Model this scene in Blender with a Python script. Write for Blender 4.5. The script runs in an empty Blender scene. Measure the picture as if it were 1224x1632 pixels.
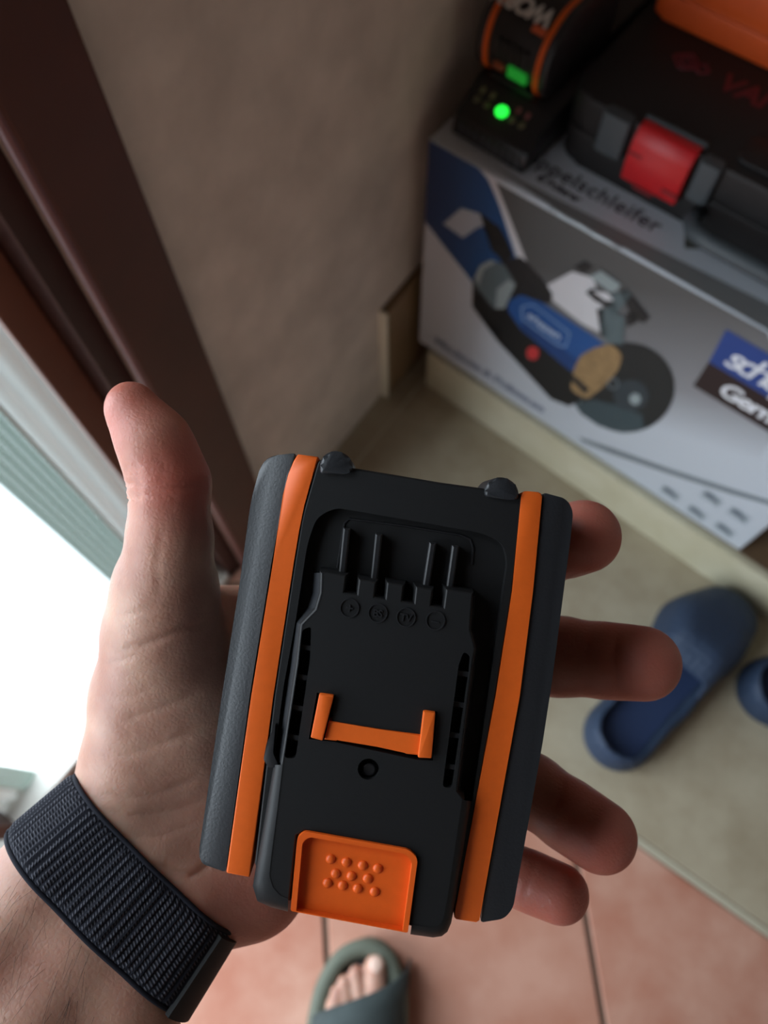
import bpy, bmesh, math, random
import numpy as np
from mathutils import Matrix, Vector
SC = bpy.context.scene
COL = SC.collection
random.seed(7)
rng = np.random.default_rng(5)

# ------------------------------------------------------------------ camera
FPX = 1226.0
CAM_Z = 1.0
def _n(v): return v / np.linalg.norm(v)
_dn = _n(np.array([16., -509., -FPX])); _Z = -_dn
_y = np.array([2325., 3026., -FPX]); _y = _y - _Z * (_y @ _Z)
_Y = _n(_y); _X = np.cross(_Y, _Z)
ROT = np.array([_X, _Y, _Z])                     # world = ROT @ camera vector
CAMLOC = np.array([0., 0., CAM_Z])
def c2w(c): return CAMLOC + ROT @ np.asarray(c, float)
def pc(px, py, d): return np.array([(px - 612) * d / FPX, -(py - 816) * d / FPX, -d])   # camera-frame point

cam_data = bpy.data.cameras.new('camera')
cam = bpy.data.objects.new('camera', cam_data); COL.objects.link(cam)
M4 = Matrix.Identity(4)
for i in range(3):
    for j in range(3): M4[i][j] = ROT[i, j]
    M4[i][3] = CAMLOC[i]
cam.matrix_world = M4
cam_data.sensor_fit = 'VERTICAL'; cam_data.sensor_height = 32.0; cam_data.sensor_width = 24.0
cam_data.lens = FPX / 1632 * 32.0
cam_data.clip_start = 0.01
cam_data.dof.use_dof = True
cam_data.dof.focus_distance = 0.193
cam_data.dof.aperture_fstop = cam_data.lens / 2.4      # 2.4 mm entrance pupil, as on a phone
SC.camera = cam

# ------------------------------------------------------------------ light
w = bpy.data.worlds.new('sky'); SC.world = w; w.use_nodes = True
bg = w.node_tree.nodes['Background']
bg.inputs[0].default_value = (0.80, 0.91, 1.0, 1); bg.inputs[1].default_value = 7.5
def portal(name, loc, rot, sx, sy):
    l = bpy.data.lights.new(name, 'AREA'); l.shape = 'RECTANGLE'; l.size = sx; l.size_y = sy
    l.cycles.is_portal = True
    o = bpy.data.objects.new(name, l); COL.objects.link(o); o.location = loc; o.rotation_euler = rot
portal('door_portal', (-.46, -.55, .73), (0, math.radians(-90), 0), 1.44, 1.36)
SC.view_settings.view_transform = 'Standard'; SC.view_settings.look = 'None'
SC.view_settings.gamma = 1.0; SC.view_settings.use_curve_mapping = False
SC.view_settings.exposure = 0.0

# ------------------------------------------------------------------ helpers
def link(o, parent=None):
    COL.objects.link(o)
    if parent is not None: o.parent = parent
    return o
def tag(o, label=None, cat=None, group=None, kind=None):
    if label: o['label'] = label
    if cat: o['category'] = cat
    if group: o['group'] = group
    if kind: o['kind'] = kind
    return o
def empty(name, mat):
    o = bpy.data.objects.new(name, None); COL.objects.link(o); o.empty_display_size = .02
    o.matrix_world = mat if isinstance(mat, Matrix) else Matrix.Translation(mat)
    return o
def obj(name, bm, m, parent=None, smooth=False, kind=None):
    me = bpy.data.meshes.new(name)
    bmesh.ops.recalc_face_normals(bm, faces=bm.faces)
    bm.to_mesh(me); bm.free()
    if m is not None: me.materials.append(m)
    if smooth:
        for p in me.polygons: p.use_smooth = True
    o = link(bpy.data.objects.new(name, me), parent)
    if kind: o['kind'] = kind
    return o
def struct(name, bm, m, parent=None, smooth=False):
    o = obj(name, bm, m, parent, smooth)
    if parent is None: o['kind'] = 'structure'
    return o
def smooth_by_angle(o, ang=35):
    me = o.data
    for p in me.polygons: p.use_smooth = True
    bm = bmesh.new(); bm.from_mesh(me)
    for e in bm.edges:
        if len(e.link_faces) == 2 and e.calc_face_angle(0) > math.radians(ang): e.smooth = False
    bm.to_mesh(me); bm.free()
    return o
def box(bm, x0, x1, y0, y1, z0, z1, bev=0, seg=2):
    r = bmesh.ops.create_cube(bm, size=1)
    for v in r['verts']:
        v.co = Vector(((x0 + x1) / 2 + v.co.x * (x1 - x0), (y0 + y1) / 2 + v.co.y * (y1 - y0), (z0 + z1) / 2 + v.co.z * (z1 - z0)))
    if bev > 0:
        es = list({e for v in r['verts'] for e in v.link_edges})
        bmesh.ops.bevel(bm, geom=es, offset=bev, segments=seg, profile=.5, affect='EDGES')
    return bm
def bx(x0, x1, y0, y1, z0, z1, bev=0, seg=2): return box(bmesh.new(), x0, x1, y0, y1, z0, z1, bev, seg)
def rpoly(pts, r, seg=5):
    """round the corners of a polygon; r is one radius or one per corner"""
    out = []; n = len(pts)
    for i in range(n):
        p = np.array(pts[i], float); a = np.array(pts[i - 1], float); b = np.array(pts[(i + 1) % n], float)
        ri = r[i] if isinstance(r, (list, tuple)) else r
        if ri <= 0: out.append(tuple(p)); continue
        da = a - p; db = b - p; la = np.linalg.norm(da); lb = np.linalg.norm(db); da /= la; db /= lb
        t = min(ri, la * .45, lb * .45)
        for k in range(seg + 1):
            s = k / seg
            out.append(tuple((p + da * t) * (1 - s) ** 2 + 2 * p * s * (1 - s) + (p + db * t) * s ** 2))
    return out
def circ(cx, cy, r, n=20, ry=None): return [(cx + r * math.cos(2 * math.pi * k / n), cy + (ry or r) * math.sin(2 * math.pi * k / n)) for k in range(n)]
def prism(bm, poly, z0, z1, bev=0, seg=2, back=1.0, both=False):
    """extrude polygon (in xy) from z0 (back, scaled by `back` about its centre) to z1 (front), bevelling the front rim"""
    c = np.mean(np.array(poly), axis=0)
    top = [bm.verts.new((x, y, z1)) for x, y in poly]
    bot = [bm.verts.new((c[0] + (x - c[0]) * back, c[1] + (y - c[1]) * back, z0)) for x, y in poly]
    ft = bm.faces.new(top); fb = bm.faces.new(bot[::-1]); n = len(poly)
    for i in range(n): bm.faces.new((top[i], bot[i], bot[(i + 1) % n], top[(i + 1) % n]))
    if bev > 0:
        es = list(ft.edges) + (list(fb.edges) if both else [])
        bmesh.ops.bevel(bm, geom=es, offset=bev, segments=seg, profile=.5, affect='EDGES', clamp_overlap=True)
    return bm
def slab(bm, outer, holes, z1, z0=None):
    """front face at z1 with holes; each hole = (poly, floor depth z or None); outer wall down to z0"""
    loops = [outer] + [h[0] for h in holes]; vl = []; edges = []
    for lp in loops:
        vs = [bm.verts.new((x, y, z1)) for x, y in lp]; vl.append(vs)
        for i in range(len(vs)): edges.append(bm.edges.new((vs[i], vs[(i + 1) % len(vs)])))
    bmesh.ops.triangle_fill(bm, use_beauty=True, use_dissolve=False, edges=edges)
    def wall(vs, z, fill):
        lo = [bm.verts.new((v.co.x, v.co.y, z)) for v in vs]; n = len(vs)
        for i in range(n): bm.faces.new((vs[i], vs[(i + 1) % n], lo[(i + 1) % n], lo[i]))
        if fill:
            es = [bm.edges.get((lo[i], lo[(i + 1) % n])) for i in range(n)]
            bmesh.ops.triangle_fill(bm, use_beauty=True, use_dissolve=False, edges=es)
    if z0 is not None: wall(vl[0], z0, True)
    for (hp, hz), vs in zip(holes, vl[1:]):
        if hz is not None: wall(vs, hz, True)
    return bm
def ball(bm, c, r, sc=(1, 1, 1), u=14, v=8):
    return bmesh.ops.create_uvsphere(bm, u_segments=u, v_segments=v, radius=r, matrix=Matrix.Translation(c) @ Matrix.Diagonal((*sc, 1)))
def tube(bm, pts, r, n=8, close=False):
    rings = []; m = len(pts)
    for i, p in enumerate(pts):
        p = Vector(p); a = Vector(pts[max(i - 1, 0)] if not close else pts[i - 1]); b = Vector(pts[min(i + 1, m - 1)] if not close else pts[(i + 1) % m])
        t = (b - a).normalized(); ref = Vector((0, 0, 1)) if abs(t.z) < .9 else Vector((1, 0, 0))
        e1 = t.cross(ref).normalized(); e2 = t.cross(e1); rr = r[i] if isinstance(r, (list, tuple)) else r
        rings.append([bm.verts.new(p + (e1 * math.cos(2 * math.pi * k / n) + e2 * math.sin(2 * math.pi * k / n)) * rr) for k in range(n)])
    for i in range(m if close else m - 1):
        A = rings[i]; B = rings[(i + 1) % m]
        for k in range(n): bm.faces.new((A[k], A[(k + 1) % n], B[(k + 1) % n], B[k]))
    if not close: bm.faces.new(rings[0][::-1]); bm.faces.new(rings[-1])
    return bm
def text_mesh(name, s, size, m, parent, mat, shear=0.0, bold=0.0, ext=.0001, align='LEFT', spacing=1.0):
    cu = bpy.data.curves.new(name, 'FONT'); cu.body = s; cu.size = size; cu.shear = shear; cu.offset = bold; cu.extrude = ext
    cu.align_x = align; cu.space_character = spacing; cu.resolution_u = 4
    t = bpy.data.objects.new(name, cu); COL.objects.link(t)
    dg = bpy.context.evaluated_depsgraph_get()
    me = bpy.data.meshes.new_from_object(t.evaluated_get(dg)); bpy.data.objects.remove(t)
    me.name = name; me.materials.clear(); me.materials.append(m)
    o = link(bpy.data.objects.new(name, me), parent); o.matrix_local = mat
    return o

# ------------------------------------------------------------------ materials
def srgb(r, g, b):
    f = lambda c: (c / 255 / 12.92) if c / 255 <= .04045 else ((c / 255 + .055) / 1.055) ** 2.4
    return (f(r), f(g), f(b), 1)
def mat(name, col, rough=.5, bump=0, bscale=200, var=0, vscale=20, spec=.5, col2=None, metal=0, sss=0, bump_dist=.001, coat=0, detail=4):
    m = bpy.data.materials.new(name); m.use_nodes = True; nt = m.node_tree; N = nt.nodes; L = nt.links
    b = N['Principled BSDF']; b.inputs['Base Color'].default_value = col; b.inputs['Roughness'].default_value = rough
    b.inputs['Specular IOR Level'].default_value = spec; b.inputs['Metallic'].default_value = metal
    if coat: b.inputs['Coat Weight'].default_value = coat; b.inputs['Coat Roughness'].default_value = .08
    if sss:
        b.inputs['Subsurface Weight'].default_value = sss; b.inputs['Subsurface Radius'].default_value = (1, .35, .2); b.inputs['Subsurface Scale'].default_value = .006
    tc = N.new('ShaderNodeTexCoord')
    if var or col2:
        nz = N.new('ShaderNodeTexNoise'); nz.inputs['Scale'].default_value = vscale; nz.inputs['Detail'].default_value = detail; nz.inputs['Roughness'].default_value = .6
        L.new(tc.outputs['Object'], nz.inputs['Vector'])
        rp = N.new('ShaderNodeValToRGB'); rp.color_ramp.elements[0].position = .32; rp.color_ramp.elements[1].position = .68
        c2 = col2 or tuple(min(1, c * (1 + var)) for c in col[:3]) + (1,)
        c1 = col if col2 else tuple(c * (1 - var) for c in col[:3]) + (1,)
        rp.color_ramp.elements[0].color = c1; rp.color_ramp.elements[1].color = c2
        L.new(nz.outputs['Fac'], rp.inputs['Fac']); L.new(rp.outputs['Color'], b.inputs['Base Color'])
    if bump:
        n2 = N.new('ShaderNodeTexNoise'); n2.inputs['Scale'].default_value = bscale; n2.inputs['Detail'].default_value = 3
        L.new(tc.outputs['Object'], n2.inputs['Vector'])
        bp = N.new('ShaderNodeBump'); bp.inputs['Strength'].default_value = bump; bp.inputs['Distance'].default_value = bump_dist
        L.new(n2.outputs['Fac'], bp.inputs['Height']); L.new(bp.outputs['Normal'], b.inputs['Normal'])
    return m
def emit(name, col, st):
    m = bpy.data.materials.new(name); m.use_nodes = True
    b = m.node_tree.nodes['Principled BSDF']; b.inputs['Base Color'].default_value = col
    b.inputs['Emission Color'].default_value = col; b.inputs['Emission Strength'].default_value = st
    return m

M = {}
M['plaster'] = mat('beige_plaster', srgb(208, 196, 184), .9, .35, 60, .13, 14, .2, bump_dist=.002)
M['plain_wall'] = mat('plain_wall', srgb(196, 184, 174), .9, .2, 60, spec=.2)
M['ceiling'] = mat('bounce_damping_ceiling', srgb(70, 52, 42), .95, .1, 60, spec=.1)  # unseen ceiling, made dark to cut the light bounced around the room
M['terracotta'] = mat('terracotta', srgb(178, 116, 94), .5, .25, 90, 0, 9, .4, col2=srgb(206, 160, 140), bump_dist=.001)
M['terracotta_b'] = mat('terracotta_dark', srgb(172, 110, 86), .5, .25, 90, 0, 7, .4, col2=srgb(200, 150, 130), bump_dist=.001)
M['grout'] = mat('grout', srgb(112, 88, 74), .95, .3, 300)
M['pale_grout'] = mat('pale_grout', srgb(190, 182, 160), .9, .2, 200)
M['beige_stone'] = mat('beige_stone', srgb(160, 146, 122), .55, .15, 80, 0, 11, .35, col2=srgb(184, 173, 150), bump_dist=.0006)
M['riser_stone'] = mat('riser_stone', srgb(184, 176, 148), .6, .15, 80, 0, 12, .3, col2=srgb(200, 194, 170))
M['tread'] = mat('brown_tread', srgb(100, 78, 56), .5, .2, 60, .15, 20)
M['skirting'] = mat('skirting_tile', srgb(134, 108, 78), .5, .15, 80, .10, 14)
M['pale_edge'] = mat('lit_cut_edge', srgb(236, 232, 214), .8, .1, 80)  # pale cut face, with its highlight put into the lighter colour
M['wood'] = mat('brown_wood', srgb(80, 44, 35), .45, .25, 30, .22, 5, .4)
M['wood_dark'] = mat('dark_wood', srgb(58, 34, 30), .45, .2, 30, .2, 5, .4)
M['wood_lit'] = mat('lit_wood', srgb(104, 60, 42), .5, .2, 30, .2, 5, .4)  # lighter copy of the wood, light on the stile put into its colour
M['black'] = mat('black_plastic', srgb(21, 21, 22), .55, .3, 2600, .08, 900, .32, bump_dist=.00006)
M['black_smooth'] = mat('smooth_black_plastic', srgb(32, 32, 34), .38, 0, spec=.45)
M['black_panel'] = mat('grained_black_plastic', srgb(34, 35, 38), .42, .6, 1500, 0, spec=.5, bump_dist=.0001)
M['black_deep'] = mat('deep_black_plastic', srgb(14, 14, 15), .6, spec=.3)
M['orange'] = mat('orange_plastic', srgb(226, 98, 28), .45, .1, 1500, .03, 400, .4, bump_dist=.00003)
M['orange_btn'] = mat('orange_button_plastic', srgb(224, 92, 26), .4, .08, 1500, .03, 300, .45, bump_dist=.00003)
M['band_edge'] = mat('band_edging', srgb(26, 25, 32), .9, .5, 2500, bump_dist=.0002)
M['card'] = mat('glossy_white_card', srgb(190, 196, 204), .35, 0, spec=.4)
M['card_side'] = mat('plain_card', srgb(170, 160, 150), .6)
M['clog'] = None

# ------------------------------------------------------------------ implicit surfaces (numpy surface nets)
def cone(P_, a, b, ra, rb):
    ab = b - a; t = np.clip(((P_ - a) @ ab) / (ab @ ab + 1e-12), 0, 1)
    q = P_ - a - t[..., None] * ab
    return np.sqrt((q * q).sum(-1)) - (ra + (rb - ra) * t)
def smin(a, b, k):
    h = np.clip(.5 + .5 * (b - a) / k, 0, 1)
    return b * (1 - h) + a * h - k * h * (1 - h)
class Field:
    def __init__(s, lo, hi, h):
        s.lo = np.array(lo, float); s.h = h; s.n = np.ceil((np.array(hi) - s.lo) / h).astype(int) + 1
        s.F = np.full(s.n, .05, np.float32)
    def sub(s, a, b, pad):
        l = np.maximum(np.floor((np.minimum(a, b) - pad - s.lo) / s.h).astype(int), 0)
        u = np.minimum(np.ceil((np.maximum(a, b) + pad - s.lo) / s.h).astype(int) + 1, s.n)
        if np.any(u <= l): return None
        g = np.meshgrid(*[s.lo[i] + s.h * np.arange(l[i], u[i]) for i in range(3)], indexing='ij')
        return tuple(slice(l[i], u[i]) for i in range(3)), np.stack(g, -1)
    def add(s, a, b, ra, rb, k):
        r = s.sub(a, b, max(ra, rb) + k + .006)
        if r is None: return
        sl, P_ = r
        s.F[sl] = smin(s.F[sl], cone(P_, a, b, ra, rb), k)
def surface_nets(F, lo, h, iters=2):
    S = F < 0; nx, ny, nz = F.shape
    C = np.zeros((nx - 1, ny - 1, nz - 1), np.int8)
    for dx in (0, 1):
        for dy in (0, 1):
            for dz in (0, 1): C += S[dx:nx - 1 + dx, dy:ny - 1 + dy, dz:nz - 1 + dz]
    act = (C > 0) & (C < 8); idx = np.full(act.shape, -1, np.int64); ii = np.argwhere(act); idx[act] = np.arange(len(ii))
    acc = np.zeros((len(ii), 3)); cnt = np.zeros(len(ii))
    corners = [(a, b, c) for a in (0, 1) for b in (0, 1) for c in (0, 1)]
    for c0 in corners:
        for ax in range(3):
            if c0[ax]: continue
            c1 = list(c0); c1[ax] = 1
            f0 = F[ii[:, 0] + c0[0], ii[:, 1] + c0[1], ii[:, 2] + c0[2]]; f1 = F[ii[:, 0] + c1[0], ii[:, 1] + c1[1], ii[:, 2] + c1[2]]
            m = (f0 < 0) != (f1 < 0); t = np.where(m, f0 / np.where(m, f0 - f1, 1), 0)
            p = ii + np.array(c0); p = p.astype(float); p[:, ax] += t
            acc[m] += p[m]; cnt[m] += 1
    V = lo + h * acc / cnt[:, None]; quads = []
    for ax in range(3):
        o1, o2 = [(1, 2), (2, 0), (0, 1)][ax]
        a = [slice(1, -1)] * 3; a[ax] = slice(0, -1); b = list(a); b[ax] = slice(1, None)
        base = S[tuple(a)] != S[tuple(b)]
        e = np.argwhere(base); off = np.ones(3, int); off[ax] = 0; e = e + off
        ins = S[e[:, 0], e[:, 1], e[:, 2]]
        def cid(d1, d2):
            q = e.copy(); q[:, o1] -= d1; q[:, o2] -= d2
            return idx[q[:, 0], q[:, 1], q[:, 2]]
        q = np.stack([cid(1, 1), cid(0, 1), cid(0, 0), cid(1, 0)], 1)
        q[~ins] = q[~ins][:, ::-1]; quads.append(q)
    Q = np.concatenate(quads); Q = Q[(Q >= 0).all(1)]
    for _ in range(iters):
        s_ = np.zeros_like(V); n_ = np.zeros(len(V))
        for k in range(4):
            i0 = Q[:, k]; i1 = Q[:, (k + 1) % 4]
            np.add.at(s_, i0, V[i1]); np.add.at(n_, i0, 1); np.add.at(s_, i1, V[i0]); np.add.at(n_, i1, 1)
        V = .5 * V + .5 * s_ / np.maximum(n_, 1)[:, None]
    return V, Q
def mesh_obj(name, V, Q, m, parent=None, smooth=True):
    me = bpy.data.meshes.new(name); me.vertices.add(len(V)); me.vertices.foreach_set('co', np.asarray(V, np.float32).ravel())
    me.loops.add(Q.size); me.loops.foreach_set('vertex_index', Q.astype(np.int32).ravel())
    me.polygons.add(len(Q)); me.polygons.foreach_set('loop_start', np.arange(len(Q), dtype=np.int32) * 4)
    me.update(calc_edges=True); me.validate()
    me.materials.append(m)
    me.polygons.foreach_set('use_smooth', np.full(len(me.polygons), smooth)); me.update()
    return link(bpy.data.objects.new(name, me), parent)

# ================================================================== SETTING
WX = -.365                                        # plane of the left wall
bm = bmesh.new()
box(bm, WX - .08, WX, .155, 1.2, 0, 2.3); box(bm, WX - .08, WX, -1.8, -1.262, 0, 2.3); box(bm, WX - .08, WX, -1.262, .155, 2.1, 2.3)
struct('wall_left', bm, M['plaster'])
struct('wall_back', bx(WX - .08, 2.4, 1.0, 1.2, 0, 2.3), M['plaster'])
struct('wall_right', bx(2.2, 2.4, -1.8, 1.0, 0, 2.3), M['plain_wall'])
struct('wall_front', bx(WX - .08, 2.4, -2.0, -1.8, 0, 2.3), M['plain_wall'])
struct('ceiling', bx(WX - .08, 2.4, -2.0, 1.2, 2.3, 2.4), M['ceiling'])
struct('balcony_floor', bx(-3.5, WX - .08, -2.5, 2.5, -.12, -.03), mat('pale_concrete', srgb(168, 172, 172), .9))
floor = struct('floor', bx(WX - .08, 2.4, -2.0, 1.2, -.03, -.003), M['grout'])

def clip(poly, nx, ny, c):                        # keep nx*x+ny*y <= c
    out = []
    for i in range(len(poly)):
        a, b = poly[i], poly[(i + 1) % len(poly)]; da = nx * a[0] + ny * a[1] - c; db = nx * b[0] + ny * b[1] - c
        if da <= 0: out.append(a)
        if da * db < 0:
            t = da / (da - db); out.append((a[0] + (b[0] - a[0]) * t, a[1] + (b[1] - a[1]) * t))
    return out
ang = math.radians(-49.5); dX, dY = math.cos(ang), math.sin(ang); nX, nY = -dY, dX
S_, G_ = .300, .0035
for i in range(-9, 11):
    for j in range(-9, 11):
        a0 = -.088 + i * S_ + G_; a1 = -.088 + (i + 1) * S_ - G_
        sh = -.028
        b0 = sh + j * S_ + G_; b1 = sh + (j + 1) * S_ - G_
        poly = [(dX * b + nX * a, dY * b + nY * a) for a, b in ((a0, b0), (a0, b1), (a1, b1), (a1, b0))]
        for c_ in ((0, 1, .155), (-1, 0, -WX), (1, 0, 2.2), (0, -1, 1.8)):
            poly = clip(poly, *c_)
            if len(poly) < 3: break
        if len(poly) < 3: continue
        if np.ptp(np.array(poly), axis=0).min() < .01: continue
        b_ = prism(bmesh.new(), poly[::-1], -.006, random.uniform(-.0003, .0003), .0012, 1)
        obj('floor_tile', b_, M['terracotta'] if (i * 3 + j) % 2 else M['terracotta_b'], floor)
obj('floor_joint', bx(WX, 2.2, .156, .1635, -.006, -.0008), M['pale_grout'], floor)
for (x0, x1, y0, y1) in ((WX, -.3295, .1655, .60), (-.3265, .62, .1655, .60), (.623, 1.57, .1655, .60), (1.573, 2.2, .1655, .60)):
    obj('stone_slab', prism(bmesh.new(), [(x0, y0), (x1, y0), (x1, y1), (x0, y1)], -.006, 0, .001, 1), M['beige_stone'], floor)
obj('slab_joint', bx(-.3295, -.3265, .1655, .60, -.006, -.0006), M['pale_grout'], floor)

# step that carries the boxes
yaw = math.radians(-3.4)
stp = empty('stone_step', Matrix.Translation((-.321, .537, 0)) @ Matrix.Rotation(math.radians(-3.9), 4, 'Z')); stp['kind'] = 'structure'; 
for k, (x0, x1) in enumerate(((0, .648), (.651, 1.30), (1.303, 1.95))):
    obj('riser_tile', bx(x0, x1, 0, .012, 0, .0845, .0012, 1), M['riser_stone'], stp)
obj('tread', bx(.001, 1.95, .0125, .40, .0, .0845, .001, 1), M['tread'], stp)
# skirting on the left wall, cut end towards the door
sk = empty('baseboard_left', (WX, .484, 0)); sk['kind'] = 'structure'
obj('skirting_tile', bx(0, .011, .004, .44, .001, .20, .001, 1), M['skirting'], sk)
obj('cut_edge', bx(0, .0115, 0, .0038, .001, .2005), M['pale_edge'], sk)

# door: brown casing, recess, stile; sheer curtains; open gap
dr = empty('door_1', (WX, 0, 0)); dr['kind'] = 'structure'
obj('casing', bx(0, .018, .155, .216, 0, 2.2, .003, 2), M['wood'], dr)
obj('highlight_bead', tube(bmesh.new(), [(.015, .1535, 0), (.015, .1535, 2.2)], .0032, 8), mat('highlight_wood', srgb(120, 84, 84), .35, spec=.5), dr)  # highlight on the casing edge, put in as a thin pinkish strip
obj('jamb', bx(-.079, -.001, .133, .1545, 0, 2.1, .001, 1), M['wood_dark'], dr)
obj('stile', bx(-.075, -.028, .1045, .1325, 0.012, 2.1, .002, 2), M['wood_lit'], dr)
obj('mullion', bx(-.075, -.004, -.276, -.255, .012, 2.1, .002, 2), M['wood_dark'], dr)
obj('jamb', bx(-.079, -.001, -1.2615, -1.23, 0, 2.1, .001, 1), M['wood_dark'], dr)
obj('casing', bx(0, .018, -1.32, -1.262, 0, 2.2, .003, 2), M['wood'], dr)
obj('head_casing', bx(0, .018, -1.262, .155, 2.1, 2.16, .003, 2), M['wood'], dr)
for k in range(13):                                # unseen roller shutter, added to cut the high daylight on the hand
    obj('added_shutter_slat', bx(-.068, -.058, -1.229, .132, 1.45 + k * .051, 1.50 + k * .051, .003, 1), M['wood'], dr)
obj('threshold', bx(-.079, 0, -1.23, .1325, -.003, .012, .002, 1), mat('pale_marble', srgb(226, 224, 216), .4), dr)

def cloth_mat(name, c, mesh=False):
    m = bpy.data.materials.new(name); m.use_nodes = True; nt = m.node_tree; N = nt.nodes; L = nt.links
    N.remove(N['Principled BSDF']); out = N['Material Output']
    df = N.new('ShaderNodeBsdfDiffuse'); tl = N.new('ShaderNodeBsdfTranslucent'); tr = N.new('ShaderNodeBsdfTransparent')
    df.inputs[0].default_value = c; tl.inputs[0].default_value = c
    mx = N.new('ShaderNodeMixShader'); mx.inputs[0].default_value = .13; L.new(df.outputs[0], mx.inputs[1]); L.new(tl.outputs[0], mx.inputs[2])
    m2 = N.new('ShaderNodeMixShader'); L.new(mx.outputs[0], m2.inputs[1]); L.new(tr.outputs[0], m2.inputs[2]); L.new(m2.outputs[0], out.inputs[0])
    tc = N.new('ShaderNodeTexCoord')
    if mesh:                                       # open net: square holes between threads
        ck = N.new('ShaderNodeTexBrick'); ck.offset = 0; ck.inputs['Scale'].default_value = 100; ck.inputs['Brick Width'].default_value = .72; ck.inputs['Row Height'].default_value = .72
        ck.inputs['Mortar Size'].default_value = .15; ck.inputs['Mortar Smooth'].default_value = .3
        ck.inputs['Color1'].default_value = (.14, .14, .14, 1); ck.inputs['Color2'].default_value = (.14, .14, .14, 1); ck.inputs['Mortar'].default_value = (0, 0, 0, 1)
        L.new(tc.outputs['UV'], ck.inputs['Vector']); L.new(ck.outputs['Color'], m2.inputs[0])
    else:
        nz = N.new('ShaderNodeTexNoise'); nz.inputs['Scale'].default_value = 60; L.new(tc.outputs['UV'], nz.inputs['Vector'])
        mr = N.new('ShaderNodeMapRange'); mr.inputs['To Min'].default_value = .0; mr.inputs['To Max'].default_value = .03
        L.new(nz.outputs['Fac'], mr.inputs[0]); L.new(mr.outputs[0], m2.inputs[0])
    return m
M['sheer'] = cloth_mat('sheer_white_cloth', srgb(214, 218, 214)); M['net'] = cloth_mat('green_net_cloth', srgb(138, 160, 150), True)
def sheet(name, pts, z0, z1, m, parent, nz=24, wob=0):
    bm = bmesh.new(); uvl = bm.loops.layers.uv.new('UVMap'); L_ = [0]
    for i in range(1, len(pts)): L_.append(L_[-1] + math.dist(pts[i], pts[i - 1]))
    g = [[bm.verts.new((pts[i][0] + wob * math.sin(i * .9 + z * .25), pts[i][1], z0 + (z1 - z0) * z / nz)) for z in range(nz + 1)] for i in range(len(pts))]
    for i in range(len(pts) - 1):
        for z in range(nz):
            f = bm.faces.new((g[i][z], g[i + 1][z], g[i + 1][z + 1], g[i][z + 1]))
            for lp, (a, b) in zip(f.loops, ((i, z), (i + 1, z), (i + 1, z + 1), (i, z + 1))): lp[uvl].uv = (L_[a], z0 + (z1 - z0) * b / nz)
    return obj(name, bm, m, parent, True)
for (ya, yb, yc, lab) in ((.1035, .066, .026, 'white sheer curtain with green net border beside the thumb'), (-.254, -.224, -.199, 'white sheer curtain with green net border above the wrist band'),
                        (-.278, -.30, -.318, 'sheer curtain with net border past the dark mullion, mostly hidden by the wrist band')):
    cu = empty('curtain', (-.396, (ya + yc) / 2, 0)); tag(cu, lab, 'curtain')
    cx = 0; o_ = (ya + yc) / 2
    sheet('cloth', [(.004 * math.sin(k * 1.3), ya + (yb - ya) * k / 10 - o_) for k in range(11)], .012, 2.1, M['sheer'], cu)
    sheet('net_border', [(.004 * math.sin(13 + k * .5), yb + (yc - yb) * k / 6 - o_) for k in range(7)], .012, 2.1, M['net'], cu)
    obj('hem', tube(bmesh.new(), [(.004 * math.sin(13), yb - o_, .012), (.004 * math.sin(13), yb - o_, 2.1)], .0016, 6), M['sheer'], cu)

# ================================================================== BATTERY PACK IN THE HAND
DB = .190                                          # distance of its face from the lens
BU = _n(np.array([.9885, -.1513, 0])); BV = np.array([.1513, .9885, 0]); BW = np.array([0, 0, 1.])
BO = pc(613, 1100, DB)
mb = Matrix.Identity(4); ax3 = (ROT @ BU, ROT @ BV, ROT @ BW); bo_w = c2w(BO)
for i in range(3):
    for j in range(3): mb[i][j] = ax3[j][i]
    mb[i][3] = bo_w[i]
bat = empty('battery_pack', mb)
tag(bat, 'black and orange power tool battery pack lying in the open palm', 'battery')
def bp(px, py, wz=0.0):                            # point of the pack's own drawing plane at height wz
    q = pc(px, py, DB - wz) - BO
    return (float(q @ BU), float(q @ BV))
def BP(l, wz=0.0): return [bp(x, y, wz) for x, y in l]
def ccw(p):
    a = sum(p[i - 1][0] * p[i][1] - p[i][0] * p[i - 1][1] for i in range(len(p)))
    return p if a > 0 else p[::-1]
BACK = -.040
# side panels
lp = ccw(rpoly(BP([(472, 722), (418, 727), (398, 795), (378, 941), (352, 1108), (316, 1358), (319, 1377), (359, 1391), (398, 1108), (432, 899), (456, 758)]), [.0008, .0045, .004, 0, 0, .0015, .0015, .0006, 0, 0, 0]))
def lean(bm, pts, k):                              # tip the front face away from the given inner edge
    q = [np.array(p) for p in BP(pts)]
    for v in bm.verts:
        if v.co.z < -.012: continue
        d_ = min(abs((b[0] - a[0]) * (v.co.y - a[1]) - (b[1] - a[1]) * (v.co.x - a[0])) / math.dist(a, b) for a, b in zip(q, q[1:]))
        v.co.z -= k * d_
    return bm
o = smooth_by_angle(obj('side_panel', lean(prism(bmesh.new(), lp, BACK, -.0002, .0028, 4, .95), [(472, 722), (432, 899), (398, 1108), (359, 1391)], .27), M['black_panel'], bat), 50)
rp = ccw(rpoly(BP([(867, 785), (904, 795), (914, 815), (909, 863), (880, 1087), (865, 1185), (818, 1448), (804, 1465), (766, 1471), (829, 1108), (850, 941)]), [.0006, .0035, .003, 0, 0, 0, .003, .003, .0006, 0, 0]))
smooth_by_angle(obj('side_panel', prism(bmesh.new(), rp, BACK, -.0002, .0028, 4, .95), M['black_panel'], bat), 50)
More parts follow.
